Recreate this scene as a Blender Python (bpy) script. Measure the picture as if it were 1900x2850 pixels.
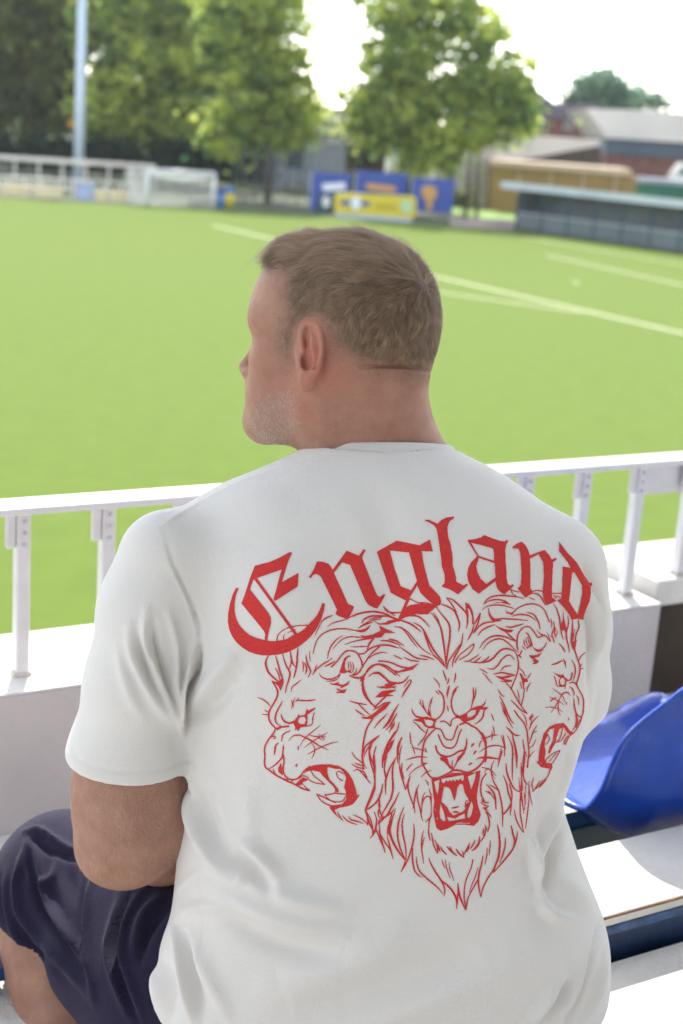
import bpy, bmesh, math, random
import numpy as np
from mathutils import Vector, Matrix
from mathutils.bvhtree import BVHTree

for _o in list(bpy.data.objects):
    bpy.data.objects.remove(_o, do_unlink=True)
scene = bpy.context.scene
rng = np.random.default_rng(7)
random.seed(7)

# ---------------------------------------------------------------- camera
CAM_Z, PITCH, ROLL = 5.5, math.radians(15.3), math.radians(4.1)
FPX = 50 / 36 * 2850                      # focal length in units of the 1900 x 2850 frame
cam_data = bpy.data.cameras.new('camera')
cam = bpy.data.objects.new('camera', cam_data)
scene.collection.objects.link(cam)
cam.matrix_world = Matrix.Translation((0, 0, CAM_Z)) @ Matrix.Rotation(math.pi / 2 - PITCH, 4, 'X') @ Matrix.Rotation(ROLL, 4, 'Z')
cam_data.sensor_fit = 'VERTICAL'
cam_data.sensor_height = 36
cam_data.sensor_width = 24
cam_data.lens = 50
cam_data.clip_start = 0.05
cam_data.clip_end = 3000
cam_data.dof.use_dof = True
cam_data.dof.focus_distance = 1.60
cam_data.dof.aperture_fstop = 5.0
scene.camera = cam

# ---------------------------------------------------------------- sky and sun
SUN_EL, SUN_AZ = math.radians(42), math.radians(-7)     # azimuth from +Y (ahead) towards +X (right)
world = bpy.data.worlds.new('World')
scene.world = world
world.use_nodes = True
_nt = world.node_tree
_bg = _nt.nodes['Background']
_sky = _nt.nodes.new('ShaderNodeTexSky')
_sky.sky_type = 'NISHITA'
_sky.sun_disc = False
_sky.sun_elevation = SUN_EL
_sky.sun_rotation = SUN_AZ
_sky.altitude = 50
_sky.air_density = 1.0
_sky.dust_density = 0.6
_sky.ozone_density = 1.0
_hs = _nt.nodes.new('ShaderNodeHueSaturation')          # camera white balance is set for the shade
_hs.inputs['Saturation'].default_value = 0.38
_nt.links.new(_sky.outputs[0], _hs.inputs['Color'])
_nt.links.new(_hs.outputs[0], _bg.inputs[0])
_bg.inputs[1].default_value = 0.15
sun_data = bpy.data.lights.new('sun', 'SUN')
sun_data.energy = 2.3
sun_data.angle = math.radians(0.5)
sun_data.color = (1.0, 0.95, 0.86)
sun = bpy.data.objects.new('sun', sun_data)
scene.collection.objects.link(sun)
sun.location = (0, 0, 40)
_sd = Vector((math.sin(SUN_AZ) * math.cos(SUN_EL), math.cos(SUN_AZ) * math.cos(SUN_EL), math.sin(SUN_EL)))
sun.rotation_euler = _sd.to_track_quat('Z', 'Y').to_euler()

vs = scene.view_settings
vs.view_transform = 'Standard'
vs.look = 'None'
vs.gamma = 1.0
vs.use_curve_mapping = False
vs.exposure = 1.71
scene.render.engine = 'CYCLES'
scene.cycles.use_denoising = True
scene.cycles.max_bounces = 8
scene.cycles.transparent_max_bounces = 8
scene.cycles.sample_clamp_indirect = 8

# ---------------------------------------------------------------- helpers
COL = scene.collection
CAM_R = np.array(cam.matrix_world.to_3x3())
CAM_C = np.array([0, 0, CAM_Z])

def ray(px, py):
    return CAM_R @ np.array([(px - 950) / FPX, -(py - 1425) / FPX, -1.0])
def at(px, py, d):
    """point that stands d metres in front of the lens along the frame position px, py"""
    return CAM_C + ray(px, py) * d
def ground(px, py, z=0.0):
    v = ray(px, py)
    return CAM_C + v * ((z - CAM_Z) / v[2])
def to_frame(w):
    c = (np.asarray(w) - CAM_C) @ CAM_R
    return np.stack([950 + FPX * c[..., 0] / -c[..., 2], 1425 - FPX * c[..., 1] / -c[..., 2], -c[..., 2]], -1)
def height_for(g, py):
    """height above point g whose top is seen at row py"""
    lo, hi = 0.0, 60.0
    for _ in range(40):
        m = (lo + hi) / 2
        if to_frame(np.array([g[0], g[1], g[2] + m]))[1] > py: lo = m
        else: hi = m
    return lo

def tag(o, label=None, cat=None, group=None, kind=None):
    if label: o['label'] = label
    if cat: o['category'] = cat
    if group: o['group'] = group
    if kind: o['kind'] = kind
    return o
def empty(name, loc, rz=0.0):
    o = bpy.data.objects.new(name, None)
    o.empty_display_size = .2
    o.location = loc
    o.rotation_euler = (0, 0, rz)
    COL.objects.link(o)
    return o
def world_matrix(o):
    m = o.matrix_basis.copy()
    if o.parent is not None: m = world_matrix(o.parent) @ o.matrix_parent_inverse @ m
    return m
def link_mesh(name, me, mat=None, parent=None, smooth=False, world_coords=False):
    o = bpy.data.objects.new(name, me)
    COL.objects.link(o)
    if mat is not None and not me.materials: me.materials.append(mat)
    if smooth: me.polygons.foreach_set('use_smooth', [True] * len(me.polygons))
    if parent is not None:
        o.parent = parent
        if world_coords:
            o.matrix_parent_inverse = world_matrix(parent).inverted()
    return o
def mesh_np(name, v, f):
    """fast mesh from arrays; f is (n,3) or (n,4) or list of such arrays"""
    me = bpy.data.meshes.new(name)
    fs = f if isinstance(f, list) else [f]
    v = np.ascontiguousarray(v, np.float32)
    nl = sum(a.size for a in fs); npoly = sum(len(a) for a in fs)
    me.vertices.add(len(v)); me.vertices.foreach_set('co', v.ravel())
    me.loops.add(nl); me.polygons.add(npoly)
    me.loops.foreach_set('vertex_index', np.concatenate([np.asarray(a, np.int32).ravel() for a in fs]))
    st, k = [], 0
    for a in fs:
        st.append(k + np.arange(len(a)) * a.shape[1]); k += a.size
    me.polygons.foreach_set('loop_start', np.concatenate(st).astype(np.int32))
    me.update(calc_edges=True)
    me.validate()
    return me
class MB:
    """collects boxes, bars, prisms and tubes into one mesh"""
    def __init__(s): s.bm = bmesh.new()
    def box(s, c, size, R=None, bevel=0.0, seg=1):
        r = bmesh.ops.create_cube(s.bm, size=1.0)
        vv = r['verts']
        bmesh.ops.scale(s.bm, vec=size, verts=vv)
        if bevel:
            ee = list({e for v in vv for e in v.link_edges})
            g = bmesh.ops.bevel(s.bm, geom=ee, offset=bevel, segments=seg, affect='EDGES', profile=.5)
            vv = list({v for f in g['faces'] for v in f.verts} | {v for v in vv if v.is_valid})
        M = Matrix.Translation(Vector(c))
        if R is not None: M = M @ R.to_4x4()
        bmesh.ops.transform(s.bm, matrix=M, verts=vv)
        return s
    def bar(s, a, b, w, h=None, bevel=0.0, up=(0, 0, 1)):
        a, b = Vector(a), Vector(b); d = b - a
        x = d.normalized(); u = Vector(up)
        if abs(x.dot(u)) > .99: u = Vector((0, 1, 0))
        y = u.cross(x).normalized(); z = x.cross(y)
        R = Matrix((x, y, z)).transposed()
        return s.box((a + b) / 2, (d.length, w, h or w), R, bevel)
    def tube(s, pts, rad, n=8, cap=True):
        pts = [Vector(p) for p in pts]
        rad = rad if hasattr(rad, '__len__') else [rad] * len(pts)
        rings = []; up = Vector((0.13, .21, 1)).normalized()
        for i, p in enumerate(pts):
            d = (pts[min(i + 1, len(pts) - 1)] - pts[max(i - 1, 0)]).normalized()
            x = d.cross(up)
            if x.length < .05: x = d.cross(Vector((1, 0, 0)))
            x.normalize(); y = d.cross(x)
            rings.append([s.bm.verts.new(p + (x * math.cos(t) + y * math.sin(t)) * rad[i]) for t in (2 * math.pi * k / n for k in range(n))])
        for r0, r1 in zip(rings, rings[1:]):
            for k in range(n): s.bm.faces.new((r0[k], r0[(k + 1) % n], r1[(k + 1) % n], r1[k]))
        if cap:
            s.bm.faces.new(rings[0][::-1]); s.bm.faces.new(rings[-1])
        return s
    def prism(s, poly, off):
        a = [s.bm.verts.new(Vector(p)) for p in poly]
        b = [s.bm.verts.new(Vector(p) + Vector(off)) for p in poly]
        s.bm.faces.new(a); s.bm.faces.new(b[::-1]); n = len(a)
        for i in range(n): s.bm.faces.new((a[i], b[i], b[(i + 1) % n], a[(i + 1) % n]))
        return s
    def build(s, name, mat, parent=None, smooth=False, world_coords=False):
        bmesh.ops.recalc_face_normals(s.bm, faces=s.bm.faces)
        me = bpy.data.meshes.new(name); s.bm.to_mesh(me); s.bm.free()
        return link_mesh(name, me, mat, parent, smooth, world_coords)

# ---------------------------------------------------------------- materials
MATS = {}
def mat(name, col, rough=.7, noise=0.0, nscale=8.0, bump=0.0, bscale=40.0, spec=.5, metal=0.0, coat=0.0, col2=None, sss=0.0, detail=4.0, trans=0.0):
    m = bpy.data.materials.new(name); m.use_nodes = True
    nt = m.node_tree; b = nt.nodes['Principled BSDF']
    b.inputs['Base Color'].default_value = (*col, 1)
    b.inputs['Roughness'].default_value = rough
    b.inputs['Metallic'].default_value = metal
    b.inputs['Specular IOR Level'].default_value = spec
    b.inputs['Coat Weight'].default_value = coat
    tc = nt.nodes.new('ShaderNodeTexCoord')
    if noise or col2:
        n = nt.nodes.new('ShaderNodeTexNoise'); n.inputs['Scale'].default_value = nscale; n.inputs['Detail'].default_value = detail
        nt.links.new(tc.outputs['Object'], n.inputs['Vector'])
        r = nt.nodes.new('ShaderNodeValToRGB')
        c2 = col2 or tuple(max(0, c * (1 - noise)) for c in col)
        c1 = col if col2 else tuple(min(1, c * (1 + noise)) for c in col)
        r.color_ramp.elements[0].position = .32; r.color_ramp.elements[1].position = .68
        r.color_ramp.elements[0].color = (*c2, 1); r.color_ramp.elements[1].color = (*c1, 1)
        nt.links.new(n.outputs['Fac'], r.inputs['Fac'])
        nt.links.new(r.outputs['Color'], b.inputs['Base Color'])
    if bump:
        n2 = nt.nodes.new('ShaderNodeTexNoise'); n2.inputs['Scale'].default_value = bscale; n2.inputs['Detail'].default_value = 3
        nt.links.new(tc.outputs['Object'], n2.inputs['Vector'])
        bp = nt.nodes.new('ShaderNodeBump'); bp.inputs['Strength'].default_value = bump; bp.inputs['Distance'].default_value = .01
        nt.links.new(n2.outputs['Fac'], bp.inputs['Height'])
        nt.links.new(bp.outputs['Normal'], b.inputs['Normal'])
    if sss:
        b.inputs['Subsurface Weight'].default_value = sss
    MATS[name] = m
    return m
# ---------------------------------------------------------------- the setting: ground, pitch, markings, terrace
FLOOR_Z, LEDGE_Z, BENCH_Z, SILL_Z, TREAD_Z = 3.95, 4.32, 4.50, 4.57, 4.435
TH = math.radians(30.8)
E1, E2 = np.array([math.cos(TH), math.sin(TH), 0]), np.array([-math.sin(TH), math.cos(TH), 0])
R_ST = Matrix.Rotation(TH, 3, 'Z')
def ST(a, b, z): return E1 * a + E2 * b + np.array([0, 0, z])
def a_of(w): return float(np.asarray(w)[:2] @ E1[:2])
def b_of(w): return float(np.asarray(w)[:2] @ E2[:2])
def st_box(mb, a0, a1, b0, b1, z0, z1, bevel=0.0, seg=1):
    mb.box(ST((a0 + a1) / 2, (b0 + b1) / 2, (z0 + z1) / 2), (a1 - a0, b1 - b0, z1 - z0), R_ST, bevel, seg); return mb

M_GROUND = mat('rough_ground', (.060, .075, .032), .95, .35, .6)
M_TURF = mat('artificial_turf', (.120, .174, .030), .95, .06, 2.2, .6, 60, .08, detail=8)
M_LINE = mat('line_paint', (.62, .60, .42), .8, .1, 3)
M_CONC = mat('white_painted_concrete', (.72, .70, .66), .8, .09, 9, .35, 90, detail=9)
M_WALL = mat('grey_lilac_concrete', (.56, .52, .52), .85, .07, 5, .3, 120)
M_BROWN = mat('dark_brown_board', (.055, .036, .024), .8, .3, 6)
M_WHITE = mat('white_gloss_paint', (.67, .66, .68), .42, .06, 22, .25, 45, detail=8)
M_BLUE_EDGE = mat('navy_painted_timber', (.012, .030, .085), .35, .35, 12, .2, 50, coat=.2)
M_BLUE_LIP = mat('worn_blue_paint', (.040, .085, .19), .4, .45, 30, .2, 80)
M_RUST = mat('rust_edge', (.20, .10, .05), .8, .4, 40)

def sheet(name, pts, z, m, **k):
    me = bpy.data.meshes.new(name)
    me.from_pydata([(p[0], p[1], z) for p in pts], [], [tuple(range(len(pts)))])
    o = link_mesh(name, me, m); tag(o, **k); return o
sheet('ground', [(-1500, -600), (1500, -600), (1500, 2500), (-1500, 2500)], 0, M_GROUND, kind='structure')
pitch_pts = [ground(-900, 498), ground(0, 551), ground(640, 586), ground(1250, 630), ground(1430, 642), ground(1900, 708), ground(3200, 905)]
sheet('pitch', [p[:2] for p in pitch_pts] + [(48, 6), (-60, 6)], .012, M_TURF, kind='structure')
def line_strip(p0, p1, w):
    a, b = ground(*p0), ground(*p1)
    d = (b - a)[:2]; d /= np.hypot(*d); n = np.array([-d[1], d[0]]) * w / 2
    return [a[:2] - n, b[:2] - n, b[:2] + n, a[:2] + n]
for i, (p0, p1, w) in enumerate([((592, 628), (1980, 947), .17), ((1180, 809), (1620, 871), .14), ((1520, 711), (2000, 817), .14), ((1370, 648), (2000, 757), .14)]):
    s_ = line_strip(p0, p1, w)
    sheet('pitch_line', s_, .018 + .003 * i, M_LINE, kind='structure')
c_ = ground(1603, 787)
sheet('penalty_spot', [(c_[0] + .16 * math.cos(t), c_[1] + .16 * math.sin(t)) for t in np.linspace(0, 2 * math.pi, 24, endpoint=False)], .018, M_LINE, kind='structure')

# terrace of the stand: foot well, front ledge, the tread behind the bench, higher rows behind the camera
A0, A1 = -7.0, 9.0
A_END = a_of(ground(1868, 1692, SILL_Z))
tag(st_box(MB(), A0, A1, -.75, 2.62, FLOOR_Z - .25, FLOOR_Z).build('stand_floor', M_CONC), kind='structure')
M_STEP = mat('bare_concrete', (.36, .35, .33), .9, .1, 3, .3, 60)
LEDGE_B = 1.70
tag(st_box(MB(), A0, A1, LEDGE_B, 2.62, FLOOR_Z, LEDGE_Z, .004).build('front_ledge', M_CONC), kind='structure')
tag(st_box(MB(), A0, .521, 1.28, LEDGE_B - .002, FLOOR_Z + .001, LEDGE_Z).build('side_landing', M_CONC), kind='structure')
A_M = a_of(at(1000, 2700, 1.7))
tag(st_box(MB(), A_M, A1, -.75, 1.252, FLOOR_Z - .25, TREAD_Z, .004).build('terrace_tread', M_CONC), kind='structure')
for k in range(6):
    tag(st_box(MB(), A0, A1, -.75 - .8 * (k + 1), -.753 - .8 * k, 3.6, TREAD_Z + .38 * (k + 1), .004).build('terrace_step', M_STEP), kind='structure')
tag(st_box(MB(), A0, A1, -6.0, 2.55, -.1, FLOOR_Z - .253).build('stand_base', M_WALL), kind='structure')

# unseen roof added to shade the man, sheets and gap shaped for the light
M_ROOF = mat('grey_roof_sheet', (.30, .30, .30), .7, .08, 1.5)
rf = empty('shade_roof', ST(1.0, 2.2, FLOOR_Z)); tag(rf, 'flat roof added above the frame to shade the man', 'roof')
st_box(MB(), -4.4, 5.6, 2.9, 4.0, 7.42, 7.52).build('roof_sheet', M_ROOF, rf, False, True)
st_box(MB(), -2.6, 4.2, -6.0, 1.0, 7.42, 7.52).build('roof_sheet', M_ROOF, rf, False, True)      # gap left between the sheets so overhead sky lights the shoulders
st_box(MB(), -4.45, 5.65, 4.0, 4.06, 7.34, 7.6).build('fascia', M_ROOF, rf, False, True)
for a in (-4.3, -2.5, 4.1, 5.5):
    st_box(MB(), a - .05, a + .05, -5.5, -5.4, FLOOR_Z, 7.42).build('column', M_ROOF, rf, False, True)
    st_box(MB(), a - .04, a + .04, -5.9, 3.95, 7.345, 7.418).build('beam', M_ROOF, rf, False, True)

bw = st_box(MB(), -2.6, 4.2, -6.12, -6.02, 3.6, 7.42).build('added_back_wall', mat('block_wall', (.30, .29, .27), .9, .15, 2)); tag(bw, 'plain block wall added behind the camera to cut the rear sky light', 'wall')  # unseen wall added to hold back sky fill on the man's back

# thin summer haze in the air over the pitch
M_HAZE = bpy.data.materials.new('haze'); M_HAZE.use_nodes = True
_h = M_HAZE.node_tree; _h.nodes.remove(_h.nodes['Principled BSDF'])
_pv = _h.nodes.new('ShaderNodeVolumePrincipled'); _pv.inputs['Density'].default_value = .00018; _pv.inputs['Color'].default_value = (.90, .96, 1.0, 1); _pv.inputs['Anisotropy'].default_value = .3
_h.links.new(_pv.outputs[0], _h.nodes['Material Output'].inputs['Volume'])
tag(MB().box((0, 110, 11.5), (660, 420, 25)).build('haze', M_HAZE), kind='stuff')
# ---------------------------------------------------------------- shirt print: traced ink outlines
# each line: sheet, kind (P filled, E bare cloth, t tapered line, s even line), width, points
INK_SHEETS = {'0': (0, 0, 1.0), '1': (620, 1420, .33163), '2': (1100, 1420, .38265), '3': (680, 1680, .27202),
              '4': (980, 1640, .31888), '5': (980, 2040, .31888), '6': (1300, 1600, .28059)}
INK_LETTERS = '''
1P0 112,652 85,705 62,780 47,860 44,930 55,1000 80,1060 115,1110 160,1150 215,1185 280,1208 340,1218 400,1217 470,1210 540,1193 600,1165 650,1135 700,1095 740,1055 775,1010 800,970 825,915 845,850 856,787 836,777 815,830 790,880 757,920 712,962 680,1000 640,1030 580,1065 520,1085 450,1097 400,1098 350,1090 290,1075 230,1050 180,1010 140,965 112,910 98,850 98,790 108,720 122,680 135,657
1P0 270,467 240,540 210,632 180,722 157,783 250,895 345,1012 356,1040 352,1092 370,1095 385,1015 402,950 404,905 380,858 228,665 240,625 258,583 285,570
1P0 270,467 390,437 470,402 560,353 580,358 553,415 535,465 510,550 495,605 633,527 626,642 437,762 425,745 450,660 475,560 495,498 290,568 258,585
1s24 275,575 445,810 615,1045
1P0 718,563 740,535 765,490 790,430 840,435 885,450 905,475 920,503 1037,340 1140,383 1180,327 1197,337 1170,385 1168,405 1280,690 1295,715 1312,727 1330,720 1350,702 1362,712 1330,770 1293,825 1260,815 1220,795 1195,760 1067,462 1002,437 930,527 1050,787 1100,808 1085,850 1045,915 975,890 945,872 957,833 825,565 805,545 775,535 755,545 737,570
0P0 1048,1536 1104,1505 1167,1518 1196,1502 1204,1535 1173,1534 1175,1552 1182,1585 1194,1629 1211,1646 1224,1661 1227,1676 1224,1684 1215,1687 1190,1710 1157,1709 1134,1715 1117,1724 1108,1731 1121,1705 1129,1691 1142,1684 1169,1680 1192,1682 1207,1684 1188,1668 1169,1649 1161,1629 1138,1666 1130,1672 1087,1650
0E0 1084,1532 1138,1538 1150,1581 1160,1617 1144,1643 1115,1632 1097,1582
0s8 1136,1667 1124,1694 1110,1727
2P0 212,70 245,72 275,85 308,100 330,75 370,55 425,47 427,58 395,80 380,110 378,150 385,205 402,255 405,285 413,310 415,400 430,450 440,490 442,520 495,548 520,535 527,545 455,613 420,590 380,570 340,558 340,545 355,535 360,500 357,465 338,410 333,350 325,300 315,220 300,140 285,115 250,92 215,77
2P0 527,217 575,213 620,200 645,182 700,205 760,225 795,230 805,217 820,225 805,250 797,290 800,380 805,430 808,500 815,535 835,550 852,537 860,548 835,575 790,613 755,590 735,560 728,515 605,608 560,575 530,520 521,470 530,420 550,380 595,335 527,228
2E0 550,237 700,275 715,290 717,370 605,333
2E0 607,347 722,387 727,490 660,538 620,500 595,450 587,410 595,380
2P0 848,270 880,245 917,230 945,255 968,300 975,330 1083,290 1115,325 1135,360 1165,347 1173,358 1145,378 1140,470 1137,560 1135,630 1170,660 1095,693 1075,640 1070,600 1080,480 1075,380 1040,320 977,353 980,440 978,565 1000,597 945,637 920,610 888,570 912,543 917,450 912,370 905,300 890,280 865,277 858,284
2P0 1190,230 1215,265 1250,310 1290,350 1320,385 1345,430 1370,475 1395,510 1405,525 1425,525 1430,545 1418,550 1420,600 1412,660 1385,720 1370,760 1365,798 1325,788 1280,797 1262,760 1230,715 1175,655 1205,640 1212,560 1217,410 1275,422 1250,375 1190,300
2E0 1283,452 1300,452 1330,500 1358,550 1358,600 1345,670 1325,765 1290,710 1260,660 1268,600 1275,530
'''
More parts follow.
